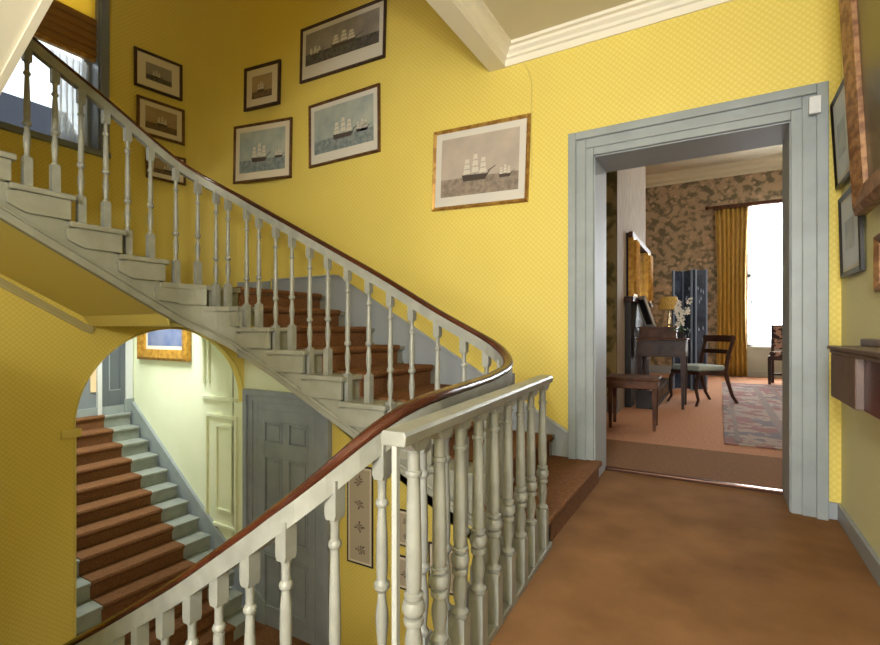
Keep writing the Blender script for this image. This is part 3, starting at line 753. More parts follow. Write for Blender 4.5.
# prints on the lower wall under the stairs
def insects(n, across=False):
    def f(b, w, h):
        b.mi = 0; b.add([(-w/2,0,-h/2),(w/2,0,-h/2),(w/2,0,h/2),(-w/2,0,h/2)], [(0,1,2,3)])
        b.mi = 1; rnd = random.Random(n*7+int(w*100))
        for k in range(n):
            z = -h/2 + h*(k+.5)/n; x = rnd.uniform(-.05,.05)*w
            for a in range(9):
                t = a*2*PI/9 + rnd.uniform(-.2,.2); r = min(w, h/n)*rnd.uniform(.18,.34); 
                b.add([(x,-.0006,z-.004),(x+r*math.cos(t),-.0006,z+r*math.sin(t)*.8),(x+r*.8*math.cos(t+.35),-.0006,z+r*.7*math.sin(t+.35))], [(0,1,2)])
        b.mi = 0
    f.mats = [mat('buff paper', (176,164,144), .8), mat('dark engraving ink', (92,82,76), .8)]
    return f
G2 = 'small engravings on the lower wall'
framed('framed_print', 'tall narrow black framed strip of four engravings on the lower wall', (-3.245, YW, -.72), .34, 1.03, 0, -1, BLACKF, .018, MOUNT, .02, None, 1, group=G2, art=insects(4), d=.02)
framed('framed_print', 'upper of two small black framed engravings seen between the balusters', (-2.66, YW, -.74), .30, .36, 0, -1, BLACKF, .018, MOUNT, .02, None, 2, group=G2, art=insects(2), d=.02)
framed('framed_print', 'lower of two small black framed engravings seen between the balusters', (-2.66, YW, -1.18), .30, .33, 0, -1, BLACKF, .018, MOUNT, .02, None, 3, group=G2, art=insects(1), d=.02)
framed('framed_print', 'black framed engraving furthest right on the lower wall, behind the landing balusters', (-2.24, YW, -1.03), .33, .44, 0, -1, BLACKF, .018, MOUNT, .02, None, 4, group=G2, art=insects(2), d=.02)
# painting over the back stairs
def blue_canvas(b, w, h):
    b.add([(-w/2,0,-h/2),(w/2,0,-h/2),(w/2,0,h/2),(-w/2,0,h/2)], [(0,1,2,3)])
blue_canvas.mats = [mat('blue grey canvas', (88,104,150), .5, c2=(120,128,160), scale=4)]
framed('framed_painting', 'gilt framed blue painting above the back stairs, seen through the arch', (-6.76, YF-.008, 1.28), 1.22, .98, 0, -1, GILTB, .15, MOUNTW, .05, None, 1, art=blue_canvas, d=.08)
# right wall
def portrait(b, w, h):
    b.mi = 0; b.add([(-w/2,0,-h/2),(w/2,0,-h/2),(w/2,0,h/2),(-w/2,0,h/2)], [(0,1,2,3)])
    b.mi = 1; b.add([(w*(.1+.26*math.cos(t)),-.001,-h*.12+h*.34*math.sin(t)) for t in [2*PI*i/20 for i in range(20)]], [tuple(range(20))])
    b.mi = 0
portrait.mats = [mat('dark oil ground', (74,66,54), .35, c2=(104,92,56), scale=1.8), mat('ochre oil figure', (150,120,70), .4, c2=(84,76,72), scale=3)]
framed('framed_painting', 'large gilt framed dark oil portrait leaning forward on the right wall', (.575, 2.30, 2.98), 1.72, 2.4, -1, 0, GILT, .13, DARKF, .01, None, 1, art=portrait, lean=.05, d=.06)
def pale_print(b, w, h):
    b.mi = 0; b.add([(-w/2,0,-h/2),(w/2,0,-h/2),(w/2,0,h/2),(-w/2,0,h/2)], [(0,1,2,3)])
    b.mi = 1; b.add([(-w*.3,-.001,-h*.25),(w*.3,-.001,-h*.25),(w*.3,-.001,h*.2),(-w*.3,-.001,h*.2)], [(0,1,2,3)]); b.mi = 0
pale_print.mats = [mat('pale blue paper', (196,204,214), .4), mat('blue grey wash', (158,170,184), .5, c2=(186,192,196), scale=7)]
framed('framed_print', 'black framed pale print beside the door, the upper of two on the right wall', (XR-.028, 3.68, 2.365), .44, .55, -1, 0, BLACKF, .030, MOUNTW, .02, None, 1, art=pale_print, lean=.05, d=.022)
framed('framed_print', 'black framed pale print below another beside the door on the right wall', (XR-.014, 3.55, 1.765), .48, .49, -1, 0, BLACKF, .034, MOUNTW, .02, None, 2, art=pale_print, lean=.025, d=.022)
framed('framed_print', 'small gilt framed picture below the oil portrait at the right edge', (XR-.004, 2.76, 1.52), .56, .27, -1, 0, GILT, .04, MOUNT, .02, 'brown', 77)
# mahogany wall console
con = thing('wall_console', 'dark mahogany wall shelf fixed to the right wall beyond the door frame', 'shelf', (XR, 2.2, .85))
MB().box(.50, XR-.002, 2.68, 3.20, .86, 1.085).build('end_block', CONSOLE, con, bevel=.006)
MB().box(.53, XR-.002, .3, 2.68, .86, 1.085).build('apron', RED, con)
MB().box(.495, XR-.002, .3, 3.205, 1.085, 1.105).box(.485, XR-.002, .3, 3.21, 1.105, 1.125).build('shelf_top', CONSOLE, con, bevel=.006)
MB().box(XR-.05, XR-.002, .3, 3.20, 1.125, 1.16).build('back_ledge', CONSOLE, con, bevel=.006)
# wire down the wall from the cornice
o = MB().tube([(-1.46, YF-.004, 3.50), (-1.41, YF-.004, 3.42), (-1.385, YF-.004, 3.3), (-1.385, YF-.004, 2.5)], .006, 6).build('cable', YPAINT, origin=(-1.4, YF, 2.5))
tag(o, 'thin yellow painted cable running down the wall beside the gold framed print', 'cable')

# ------------------------------------------------------------------ lower door on the far wall
DX0, DX1, DZ = -4.80, -3.86, .27
DOORL = mat('soft grey door paint', (146,154,166), .36, c2=(138,146,158), scale=6)
architrave('trim_13', DX0, DX1, DZ, .225, YF, DOORL, z0=ZLOW, steps=((0,.4,.03),(.36,.75,.045),(.7,1.0,.075)))
fo = st('door_2', MB().box(DX0, DX1, YF-.012, YF-.001, ZLOW, DZ), DOORL)
fr = MB(); t = .11; y0, y1 = YF-.03, YF-.012; mid = (DX0+DX1)/2
fr.box(DX0, DX0+.11, y0, y1, ZLOW, DZ); fr.box(DX1-.11, DX1, y0, y1, ZLOW, DZ); rails_ = ((ZLOW, ZLOW+.22), (-1.42, -1.24), (-.28, -.12), (DZ-.13, DZ))
for za, zc in rails_: fr.box(DX0+.11, DX1-.11, y0, y1, za, zc)
for (a_, b_), (c_, d_) in zip(rails_, rails_[1:]): fr.box(mid-.05, mid+.05, y0, y1, b_, c_)
fr.build('door_frame', DOORL, fo, bevel=.004)
for xa, xb in ((DX0+.11, mid-.05), (mid+.05, DX1-.11)):
    for za, zc in ((-.12, DZ-.13), (-1.24, -.28), (ZLOW+.22, -1.42)):
        b = MB(); b.box(xa+.05, xb-.05, YF-.026, YF-.012, za+.05, zc-.05)
        panel_frame(b, xa, xb, za, zc, YF-.012, .022, .026)
        b.build('door_panel', DOORL, fo, bevel=.004)

# ------------------------------------------------------------------ drawing room beyond the doorway
RW, RX0, RX1, RZ = 15.0, -2.6, 4.4, 5.62
wall_window_y('wall_back', RW, RW+.4, RX0-.2, RX1, -.3, RZ, .62, 2.5, .0, 4.55, FLOWER)
st('wall_back', MB().box(RX0-.2, -.885, 4.34, 4.36, -.3, RZ).box(.42, RX1, 4.34, 4.36, -.3, RZ).box(-.885, .42, 4.34, 4.36, 2.6, RZ), FLOWER)
st('wall_left', MB().box(RX0-.2, RX0, 4.36, RW, -.3, RZ), FLOWER)
st('wall_right', MB().box(RX1, RX1+.2, 4.36, RW+.4, -.3, RZ), FLOWER)
st('ceiling', MB().box(RX0-.2, RX1+.2, 4.36, RW+.4, RZ, RZ+.2), CEIL)
pr2 = [(0,RZ-.30),(.03,RZ-.30),(.04,RZ-.24),(.10,RZ-.20),(.12,RZ-.12),(.20,RZ-.06),(.22,RZ),(0,RZ)]
b = MB(); b.prism([(RW-d, z) for d, z in pr2], 'x', RX0, RX1); b.prism([(RX0+d, z) for d, z in pr2], 'y', 4.36, RW)
st('trim_14', b, CEIL)
# chimney breast
CB0, CB1, CBX = 7.4, 10.5, -1.30
st('wall_left', MB().box(RX0, CBX-.012, CB0, CB1, 0, RZ), FLOWERP)
st('trim_15', MB().box(CBX-.012, CBX, CB0, CB1, 0, RZ), STRIPE)
st('baseboard_left', MB().box(RX0, CBX+.02, CB0-.03, CB0, 0, .2), SKIRT)
st('baseboard_back', MB().box(RX0, .55, RW-.03, RW, 0, .22), SKIRT)
# panel below the window and window frame
fo = st('window_2', MB().box(.62, .70, RW+.1, RW+.2, .75, 4.55).box(2.42, 2.5, RW+.1, RW+.2, .75, 4.55).box(.62, 2.5, RW+.1, RW+.2, 2.62, 2.70).box(.62, 2.5, RW+.1, RW+.2, 4.47, 4.55).box(.62, 2.5, RW+.1, RW+.2, .75, .84), WHITEP)
MB().box(.70, 2.42, RW+.14, RW+.146, .84, 4.47).build('pane', GLASS, fo)
MB().box(1.54, 1.58, RW+.12, RW+.18, .84, 4.47).build('glazing_bar', WHITEP, fo)
b = MB().box(.62, 2.5, RW-.01, RW+.2, 0, .75); b.box(.60, 2.52, RW-.06, RW+.1, .75, .79); panel_frame(b, .70, 2.42, .12, .66, RW-.01)
st('trim_16', b, mat('pale grey green paint', (176,180,168), .5))

def curtain_mesh(x0, x1, y, z0, z1, folds, amp, seed):
    rnd = random.Random(seed); b = MB(); n = folds*8; m = 14; vs = []; fs = []
    for j in range(m+1):
        v = j/m
        for i in range(n+1):
            u = i/n
            ph = 2*PI*folds*u + .5*math.sin(3*u+seed)
            sp = 1 - .12*math.sin(PI*v)
            vs.append((x0 + (x1-x0)*(.5+(u-.5)*sp) + .01*math.sin(ph*2+v*3), y + amp*math.sin(ph)*(.7+.5*(1-v)) , z0 + (z1-z0)*v))
    for j in range(m):
        for i in range(n): a = j*(n+1)+i; fs.append((a, a+1, a+n+2, a+n+1))
    b.add(vs, fs); return b
o = curtain_mesh(-.10, .62, RW-.20, .02, 4.42, 7, .055, 2).build('curtain', MUSTARD, origin=(.25, RW-.2, 0), smooth=True)
so = o.modifiers.new('solid', 'SOLIDIFY'); so.thickness = .01
tag(o, 'long mustard silk curtain left of the drawing room window', 'curtain')
o = curtain_mesh(.62, 2.5, RW-.08, .95, 4.46, 16, .02, 9).build('net_curtain', SHEER, origin=(1.5, RW-.08, .95), smooth=True)
tag(o, 'sheer white net hanging over the bright drawing room window', 'net curtain')
pole = thing('curtain_pole', 'dark curtain pole above the mustard curtain and bright window', 'curtain pole', (1.5, RW-.2, 4.5))
MB().tube([(-.25, RW-.2, 4.5), (3.3, RW-.2, 4.5)], .035, 10).build('pole', WALNUT, pole, smooth=True)
MB().box(-.16, 3.26, RW-.27, RW-.13, 4.42, 4.455).build('rail', WALNUT, pole)
for x in (-.29, 3.34): MB().lathe([(.001,-.06),(.04,-.045),(.06,0),(.04,.045),(.001,.06)], (x, RW-.2, 4.5), 10).build('finial', WALNUT, pole, smooth=True)
for x in (-.14, 3.2): MB().box(x-.02, x+.02, RW-.2, RW, 4.48, 4.52).build('bracket', WALNUT, pole)

# overmantel mirror, mantelpiece
mir = thing('wall_mirror', 'gilt columned mirror over the mantelpiece in the drawing room', 'mirror', (CBX, 9.3, 1.75))
MB().box(CBX+.001, CBX+.03, 8.2, 10.45, 1.76, 2.78).build('mirror_glass', MIRROR, mir)
for ya, yb in ((8.2, 8.62), (10.0, 10.45)):
    b = MB().box(CBX+.03, CBX+.11, ya, yb, 1.76, 2.70)
    for k in range(3): b.tube([(CBX+.11, ya+.08+k*.13, 1.8), (CBX+.11, ya+.08+k*.13, 2.66)], .05, 8)
    b.build('frame_column', GILTB, mir)
b = MB().box(CBX+.03, CBX+.10, 8.18, 10.47, 2.70, 2.79)
b.build('cornice', WALNUT, mir)
man = thing('mantelpiece', 'dark mantelpiece under the gilt mirror on the chimney breast', 'mantelpiece', (CBX, 9.2, 0))
MB().box(CBX+.001, CBX+.14, 7.95, 10.45, 1.66, 1.74).build('mantel_shelf', MAHOGD, man, bevel=.01)
MB().box(CBX+.001, CBX+.09, 8.05, 8.45, 0, 1.66).build('jamb', BLACKF, man); MB().box(CBX+.001, CBX+.09, 10.0, 10.4, 0, 1.66).build('jamb', BLACKF, man)
MB().box(CBX+.001, CBX+.09, 8.45, 10.0, 1.2, 1.66).build('frieze', BLACKF, man); MB().box(CBX+.001, CBX+.02, 8.45, 10.0, 0, 1.2).build('fireback', BLACKF, man)
fen = thing('fire_fender', 'low dark pierced metal fender before the fireplace behind the stool', 'fender', (CBX+.5, 9.2, 0))
fm_ = mat('polished steel', (150,146,140), .25, metal=.9)
b = MB()
for k in range(13): b.tube([(CBX+.42, 8.1+k*.18, .03), (CBX+.42, 8.1+k*.18, .24)], .018, 6)
b.build('spindles', fm_, fen)
MB().box(CBX+.38, CBX+.46, 8.0, 10.4, .24, .28).box(CBX+.38, CBX+.46, 8.0, 10.4, 0, .03).box(CBX+.17, CBX+.46, 8.0, 8.06, 0, .28).box(CBX+.17, CBX+.46, 10.34, 10.4, 0, .28).build('rails', BLACKF, fen)

# furniture in the drawing room
def taper_leg(b, x, y, z0, z1, a, c):
    b.add([(x-c,y-c,z0),(x+c,y-c,z0),(x+c,y+c,z0),(x-c,y+c,z0),(x-a,y-a,z1),(x+a,y-a,z1),(x+a,y+a,z1),(x-a,y+a,z1)],
          [(0,3,2,1),(4,5,6,7),(0,1,5,4),(1,2,6,5),(2,3,7,6),(3,0,4,7)])
desk = thing('writing_desk', 'dark wood writing desk with tapering legs in the drawing room', 'desk', (-.80, 8.5, 0))
MB().box(-1.14, -.45, 8.18, 8.85, .80, 1.06).build('drawer_case', MAHOGD, desk, bevel=.008)
MB().box(-1.16, -.43, 8.16, 8.87, 1.06, 1.085).build('desk_top', WALNUT, desk, bevel=.006)
MB().box(-1.14, -.60, 8.48, 8.85, 1.085, 1.25).build('stationery_case', WALNUT, desk, bevel=.006)
MB().box(-1.16, -.58, 8.46, 8.87, 1.25, 1.268).build('case_top', WALNUT, desk)
for x in (-1.10, -.49):
    for y in (8.22, 8.81): b = MB(); taper_leg(b, x, y, 0, .80, .034, .018); b.build('leg', MAHOGD, desk)
for xa, xb in ((-1.12, -.81), (-.78, -.47)):
    d_ = MB().box(xa, xb, 8.168, 8.18, .83, 1.03).build('drawer', MAHOGD, desk, bevel=.004)
    MB().lathe([(.001,-.012),(.014,-.008),(.016,.004),(.001,.012)], ((xa+xb)/2, 8.158, .93), 8).build('knob', BRASS, d_)
lamp = thing('desk_lamp', 'brass lamp with mustard shade on the writing desk', 'lamp', (-.72, 8.68, 1.268))
MB().lathe([(.07,0),(.07,.012),(.02,.03),(.014,.05),(.028,.11),(.014,.17),(.010,.30)], (-.72, 8.68, 1.268), 12).build('lamp_base', BRASS, lamp, smooth=True)
MB().lathe([(.168,0),(.12,.21),(.114,.21),(.162,0)], (-.72, 8.68, 1.545), 20).build('lamp_shade', MUSTARD, lamp, smooth=True)
pf = thing('photo_frame', 'tilted pale framed photograph propped on top of the writing desk', 'picture frame', (-.98, 8.66, 1.268))
M_ = Matrix.Translation((-.98, 8.66, 1.268)) @ Matrix.Rotation(math.radians(32), 4, 'Z') @ Matrix.Rotation(math.radians(-20), 4, 'Y')
b = MB()
for bx_ in ((-.03,.0,-.17,-.13,0,.54),(-.03,.0,.13,.17,0,.54),(-.03,.0,-.17,.17,0,.05),(-.03,.0,-.17,.17,.49,.54)): b.box(*bx_)
b.xf(M_).build('frame', mat('pale silver frame', (192,186,176), .5), pf)
MB().box(-.02,-.008,-.13,.13,.05,.49).xf(M_).build('photograph', BLACKF, pf)
orch = thing('potted_orchid', 'white flowering orchid in a small pot on the right of the writing desk', 'plant', (-.53, 8.33, 1.085))
MB().lathe([(.04,0),(.055,.09),(.06,.10),(.05,.10)], (-.53, 8.33, 1.085), 12).build('pot', mat('dark pot', (60,56,60), .3), orch, smooth=True)
b = MB(); rnd = random.Random(4); stems = []
for k in range(4):
    dx, dy = rnd.uniform(-.05,.10), rnd.uniform(-.08,.1); top = rnd.uniform(.35,.55)
    pts_ = [(-.53+dx*t*t*1.6, 8.33+dy*t*t, 1.18+top*t) for t in (0,.25,.5,.75,1)]
    b.tube(pts_, .006, 5); stems.append(pts_)
b.build('stem', LEAF, orch)
b = MB()
for k in range(6):
    a = k*1.05; b.add([(-.53,8.33,1.18),(-.53+.1*math.cos(a)-.02,8.33+.1*math.sin(a),1.24),(-.53+.17*math.cos(a),8.33+.17*math.sin(a),1.20),(-.53+.1*math.cos(a)+.02,8.33+.1*math.sin(a)+.03,1.23)], [(0,1,2,3)])
b.build('leaves', LEAF, orch)
k_ = 0
for pts_ in stems:
    for j in range(7):
        t = .35 + .1*j; i0 = min(int(t*4), 3); f_ = t*4-i0; f_ = min(f_, 1)
        c = [pts_[i0][q]+(pts_[i0+1][q]-pts_[i0][q])*f_ + rnd.uniform(-.045,.045) for q in range(3)]
        b = MB()
        for a in range(5):
            th = a*2*PI/5 + rnd.uniform(0,1); ux, uz = math.cos(th), math.sin(th)
            b.add([c, (c[0]+.03*ux-.016*uz, c[1]-.012, c[2]+.03*uz+.016*ux), (c[0]+.046*ux, c[1]-.004, c[2]+.046*uz), (c[0]+.03*ux+.016*uz, c[1]-.012, c[2]+.03*uz-.016*ux)], [(0,1,2,3)])
        b.build('flower', PETAL, orch)
scr = thing('folding_screen', 'blue black lacquer folding screen behind the writing desk', 'screen', (-.56, 11.1, 0))
zz = [(-.86, 11.0), (-.66, 11.18), (-.46, 11.0), (-.25, 11.18)]
for (xa, ya), (xb, yb) in zip(zz, zz[1:]):
    b = MB().band([(xa, ya, 2.43, .02), (xb, yb, 2.43, .02)], .03); pn = b.build('screen_panel', SCREEN, scr)
    e_ = MB().band([(xa, ya, 2.45, .0), (xa+(xb-xa)*.12, ya+(yb-ya)*.12, 2.45, .0)], .05)
    e_.band([(xb-(xb-xa)*.12, yb-(yb-ya)*.12, 2.45, .0), (xb, yb, 2.45, .0)], .05); e_.build('stile', SCREENE, pn)
    v_ = MB(); rnd = random.Random(int(xa*100))
    for k in range(12):
        cx_ = rnd.uniform(.25,.75); z_ = rnd.uniform(.3, 2.1); xx = xa+(xb-xa)*cx_; yy = ya+(yb-ya)*cx_-.034
        v_.add([(xx-.02,yy,z_-.04),(xx+.03,yy,z_-.02),(xx+.02,yy,z_+.05),(xx-.03,yy,z_+.02)], [(0,1,2,3)])
    v_.build('inlay', SCREENE, pn)
# klismos style chair
def chair(name, label, loc, rz, fabric, wood, sw=.62, sd=.60, sh=.60, top=1.13):
    c = thing(name, label, 'chair', loc, rz)
    hw, hd = sw/2, sd/2
    b = MB(); b.prism([(-hw,-hd),(hw,-hd),(hw*.88,hd),(-hw*.88,hd)], 'z', sh-.11, sh-.05); b.build('seat_rail', wood, c, local=True, bevel=.01)
    b = MB(); b.prism([(-hw+.01,-hd+.01),(hw-.01,-hd+.01),(hw*.86,hd-.03),(-hw*.86,hd-.03)], 'z', sh-.05, sh+.04); b.build('seat_cushion', fabric, c, local=True, bevel=.03)
    for sx in (-1, 1):
        MB().tube([(sx*(hw-.04),-hd+.04,sh-.08),(sx*(hw-.03),-hd-.02,.42),(sx*(hw-.03),-hd-.03,.25),(sx*(hw-.02),-hd-.0,.10),(sx*(hw-.0),-hd-.06,0)], [.036,.032,.026,.022,.02], 8).build('leg', wood, c, local=True, smooth=True)
        MB().tube([(sx*(hw*.84),hd-.03,sh-.08),(sx*(hw*.86),hd+.02,.36),(sx*(hw*.88),hd+.10,.14),(sx*(hw*.9),hd+.20,0)], [.036,.03,.026,.022], 8).build('leg', wood, c, local=True, smooth=True)
        MB().tube([(sx*(hw*.84),hd-.03,sh-.08),(sx*(hw*.86),hd+.02,sh+.18),(sx*(hw*.9),hd+.09,top-.14),(sx*(hw*.92),hd+.12,top-.02)], [.034,.03,.028,.03], 8).build('back_post', wood, c, local=True, smooth=True)
    cr = [(hw*1.12*math.sin(t), hd+.12-.10*(1-math.cos(t*1.2))*-1*(-1) , top) for t in [-1.05+2.1*i/10 for i in range(11)]]
    MB().sweep([(x, hd+.17-.16*(x/(hw*1.0))**2*.6, top-.06) for x, y, z in cr], [(-.018,-.05),(-.022,.0),(-.018,.06),(.018,.06),(.022,0),(.018,-.05)]).build('crest_rail', wood, c, local=True, smooth=True)
    MB().sweep([(x*.86, hd+.08-.04*(x/hw)**2, sh+.26) for x, y, z in cr], [(-.012,-.035),(-.012,.035),(.012,.035),(.012,-.035)]).build('back_rail', wood, c, local=True)
    return c
chair('dining_chair', 'dark curved back chair with pale green seat beside the writing desk', (-.30, 9.12, 0), math.radians(-44), PLATE, MAHOGD)
pc = thing('upholstered_chair', 'needlework backed side chair under the bright drawing room window', 'chair', (1.30, 13.2, 0), math.radians(-10))
for sx in (-1, 1):
    b = MB(); taper_leg(b, sx*.30, -.28, 0, .60, .035, .026); b.build('leg', MAHOGD, pc, local=True)
    b = MB(); b.prism([(.26,0),(.31,0),(.31,.6),(.36,1.32),(.31,1.32),(.26,.6)], 'x', sx*.30-.03, sx*.30+.03); b.build('back_leg', MAHOGD, pc, local=True)
MB().box(-.33, .33, -.31, .31, .55, .64).build('seat_frame', MAHOGD, pc, local=True, bevel=.01)
MB().box(-.31, .31, -.30, .26, .64, .74).build('seat_cushion', TABARD, pc, local=True, bevel=.03)
MB().box(-.29, .29, .25, .33, .78, 1.30).build('back_cushion', TABARD, pc, local=True, bevel=.02)
MB().box(-.33, .33, .27, .34, 1.29, 1.34).build('top_rail', MAHOGD, pc, local=True, bevel=.01)
MB().box(-.29, .29, -.29, -.26, .22, .26).box(-.02, .02, -.28, .3, .2, .24).build('stretcher', MAHOGD, pc, local=True)
stool = thing('stool', 'low brown wooden stool table just inside the doorway at left', 'stool', (-.94, 6.46, 0), math.radians(3))
MB().box(-.29, .29, -.24, .26, .50, .60).build('frieze', WALNUT, stool, local=True, bevel=.01)
MB().box(-.31, .31, -.26, .28, .60, .635).build('stool_top', WALNUT, stool, local=True, bevel=.01)
for sx in (-.25, .25):
    for sy in (-.20, .22): b = MB(); taper_leg(b, sx, sy, 0, .50, .026, .017); b.build('leg', WALNUT, stool, local=True)
# patterned rug
def rug_mat():
    m, nt, b = new_mat('faded oriental rug'); N = nt.nodes.new; L = nt.links.new
    tc = N('ShaderNodeTexCoord'); v = N('ShaderNodeTexVoronoi'); v.distance = 'CHEBYCHEV'; v.inputs['Scale'].default_value = 5
    n = N('ShaderNodeTexNoise'); n.inputs['Scale'].default_value = 7; n.inputs['Detail'].default_value = 6
    L(tc.outputs['Object'], v.inputs['Vector']); L(tc.outputs['Object'], n.inputs['Vector'])
    r = N('ShaderNodeValToRGB'); cr = r.color_ramp; cr.interpolation = 'CONSTANT'
    cols = [(0,(96,66,62)),(.25,(128,84,76)),(.45,(150,128,114)),(.62,(104,90,92)),(.8,(150,104,86))]
    cr.elements[0].position = 0; cr.elements[0].color = rgb(*cols[0][1]); cr.elements[1].position = cols[1][0]; cr.elements[1].color = rgb(*cols[1][1])
    for p_, c_ in cols[2:]: e = cr.elements.new(p_); e.color = rgb(*c_)
    mx = N('ShaderNodeMixRGB'); mx.inputs['Fac'].default_value = .5; L(v.outputs['Color'], mx.inputs['Color1']); L(n.outputs['Fac'], mx.inputs['Color2'])
    L(mx.outputs['Color'], r.inputs['Fac']); L(r.outputs['Color'], b.inputs['Base Color']); b.inputs['Roughness'].default_value = .95; return m
rug = thing('rug', 'faded oriental rug on the pink carpet inside the doorway', 'rug', (1.6, 9.4, 0))
MB().box(.04, 3.2, 5.92, 12.9, .001, .014).build('rug_field', rug_mat(), rug)
bd = mat('blue grey rug border', (110,98,94), .95, c2=(134,106,94), scale=20)
b = MB()
for o_, t_ in ((.10,.05),(.55,.10),(.85,.05)):
    x0_, x1_, y0_, y1_ = .04+o_, 3.2-o_, 5.92+o_, 12.9-o_
    b.box(x0_, x1_, y0_, y0_+t_, .014, .0155); b.box(x0_, x1_, y1_-t_, y1_, .014, .0155); b.box(x0_, x0_+t_, y0_, y1_, .014, .0155); b.box(x1_-t_, x1_, y0_, y1_, .014, .0155)
b.build('border_band', bd, rug)

# ------------------------------------------------------------------ stair window dressing and outside
bl = thing('roman_blind', 'ochre blind drawn halfway down the tall stair window', 'blind', (XLU-.06, 1.65, 4.0))
MB().box(XLU-.09, XLU-.06, WY0, WY1-.01, 4.42, WZ1-.02).build('blind_cloth', BLIND, bl)
b = MB()
for k in range(5): b.tube([(XLU-.07, WY0, 4.07+.08*k), (XLU-.07, WY1-.01, 4.07+.08*k)], .045, 8)
b.build('gathered_folds', BLINDB, bl, smooth=True)
MB().box(XLU-.10, XLU-.05, WY0, WY1-.01, 3.99, 4.04).build('bottom_bar', GOLDF, bl)
o = curtain_mesh(2.16, 2.50, 0, WZ0+.02, 3.97, 6, .03, 3)
o.xf(Matrix(((0,1,0,XLU-.13),(1,0,0,0),(0,0,1,0),(0,0,0,1))))
o = o.build('net_curtain', SHEER, origin=(XLU-.13, 2.2, WZ0), smooth=True)
tag(o, 'gathered white net curtain at the right side of the stair window', 'net curtain')
house = thing('outbuilding', 'slate roofed building outside the stair window', 'building', (-12.5, 3.5, 0))
MB().box(-14.5, -12.2, -4, 6.8, -2, 4.9).build('wall', STONEW, house)
MB().prism([(-12.0, 4.8), (-13.35, 6.35), (-14.7, 4.8)], 'y', -4.2, 5.4).build('roof', SLATE, house)
MB().box(-12.75, -12.45, 2.4, 3.4, 5.35, 5.55).build('skylight', mat('skylight glass', (150,165,185), .1), house)
sh_ = thing('shrub', 'round green shrub outside the bright drawing room window', 'shrub', (1.6, RW+4.2, -.5))
b = MB(); rnd = random.Random(3)
for q in range(900):
    u, v = rnd.uniform(-1,1), rnd.uniform(0,2*PI); rr_ = rnd.uniform(.7,1.0)*.85; s_ = math.sqrt(1-u*u)
    c = Vector((1.6 + rr_*s_*math.cos(v), RW+4.2 + rr_*s_*math.sin(v), 1.75 + rr_*u)); d1 = Vector((rnd.uniform(-1,1),rnd.uniform(-1,1),rnd.uniform(-1,1))).normalized()*.11; d2 = d1.orthogonal().normalized()*.065
    b.add([c-d1, c+d2, c+d1, c-d2], [(0,1,2,3)])
b.build('foliage', LEAF, sh_)
MB().tube([(1.6, RW+4.2, -.5), (1.6, RW+4.2, 1.6)], .06, 8).build('trunk', WALNUT, sh_)
st('ground', MB().box(-20, 12, RW+.5, RW+30, -.7, -.5), LEAF)
st('window_5', MB().box(-.72, -.64, -2.8, -2.7, .5, 3.2).box(.34, .42, -2.8, -2.7, .5, 3.2).box(-.72, .42, -2.8, -2.7, .5, .58).box(-.72, .42, -2.8, -2.7, 3.12, 3.2).box(-.72, .42, -2.79, -2.71, 1.82, 1.88), WHITEP)

# ------------------------------------------------------------------ light
def area(name, loc, rot, sx, sy, power, color=(1,1,1)):
    l = bpy.data.lights.new(name, 'AREA'); l.shape = 'RECTANGLE'; l.size = sx*S; l.size_y = sy*S; l.energy = power; l.color = color
    o = bpy.data.objects.new(name, l); col.objects.link(o); o.location = Vector(loc)*S; o.rotation_euler = rot; return o
def point(name, loc, power, color, r=.12):
    l = bpy.data.lights.new(name, 'POINT'); l.energy = power; l.color = color; l.shadow_soft_size = r*S
    o = bpy.data.objects.new(name, l); col.objects.link(o); o.location = Vector(loc)*S; return o
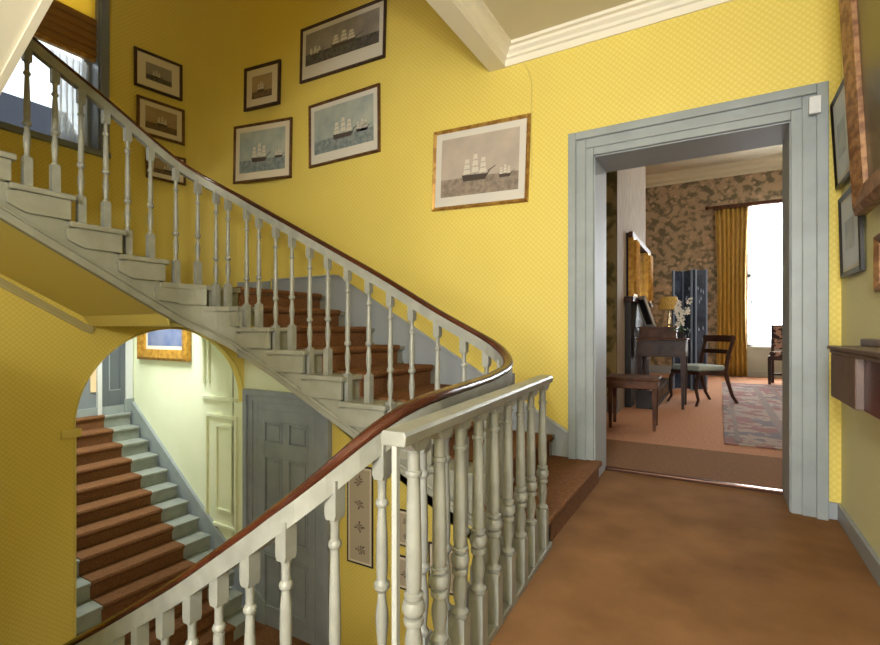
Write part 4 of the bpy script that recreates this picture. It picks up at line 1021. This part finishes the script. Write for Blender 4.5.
# daylight at the window behind the camera, the stair window, the added passage skylight and the drawing room window
area('daylight_landing', (-.15, -2.95, 1.85), (math.radians(90), 0, 0), 1.1, 2.6, 190, (1,.98,.96))
area('daylight_stair', (XLU-.9, 1.65, 5.4), (0, math.radians(-60), 0), 1.6, 1.7, 90, (.92,.96,1))
area('passage_fill', (-6.42, 2.9, 2.55), (0, 0, 0), 0.9, 1.1, 75, (1,1,.98))
area('daylight_room', (1.55, RW+.55, 2.7), (math.radians(-90), 0, 0), 1.8, 3.6, 700, (.97,.98,1))
# made-up lanterns, added out of view as fill lights
def lantern(loc, label, power, drop):
    t_ = thing('added_lantern', label, 'lamp', loc)
    x, y, z = loc
    MB().tube([(x,y,z+.24),(x,y,z+drop)], .008, 6).build('chain', BRASS, t_)
    MB().lathe([(.02,-.15),(.11,-.10),(.15,0),(.11,.10),(.03,.15)], loc, 16).build('globe', glass_mat(), t_, smooth=True)
    MB().lathe([(.03,.15),(.06,.16),(.03,.20),(.01,.24)], loc, 12).build('cap', BRASS, t_, smooth=True)
    point('added_fill_bulb', loc, power, (1,.96,.90), .10)
lantern((-.35, -1.7, 2.3), 'added glass globe lantern, unseen fill light over the brown carpeted landing', 118, 1.36)
lantern((-1.7, .75, -1.55), 'added glass globe lantern, unseen fill light low under the descending flight', 26, .35)
lantern((2.5, 9.0, 4.2), 'added glass globe lantern, unseen fill light high in the drawing room', 130, RZ-4.2)

wd = bpy.data.worlds.new('sky'); scene.world = wd; wd.use_nodes = True
bg = wd.node_tree.nodes['Background']; bg.inputs[0].default_value = (.86,.93,1,1); bg.inputs[1].default_value = 2.2

# ------------------------------------------------------------------ camera
F, CXp, CYp = 482.0, 440.0, 331.0
cam = bpy.data.cameras.new('camera'); cam.sensor_width = 36; cam.sensor_fit = 'HORIZONTAL'; cam.lens = F/880*36
cam.shift_y = (CYp-322.5)/880; cam.clip_start = .02; cam.clip_end = 200
co = bpy.data.objects.new('camera', cam); col.objects.link(co)
co.location = Vector((0,0,1.2))*S
co.rotation_euler = (math.radians(90), 0, math.atan2(280, F))
scene.camera = co
for o in scene.objects:
    if '_o' in o: del o['_o']
scene.view_settings.view_transform = 'Standard'; scene.view_settings.look = 'None'
scene.view_settings.exposure = 0; scene.view_settings.gamma = 1; scene.view_settings.use_curve_mapping = False
scene.cycles.use_denoising = True; scene.cycles.max_bounces = 8; scene.cycles.diffuse_bounces = 5
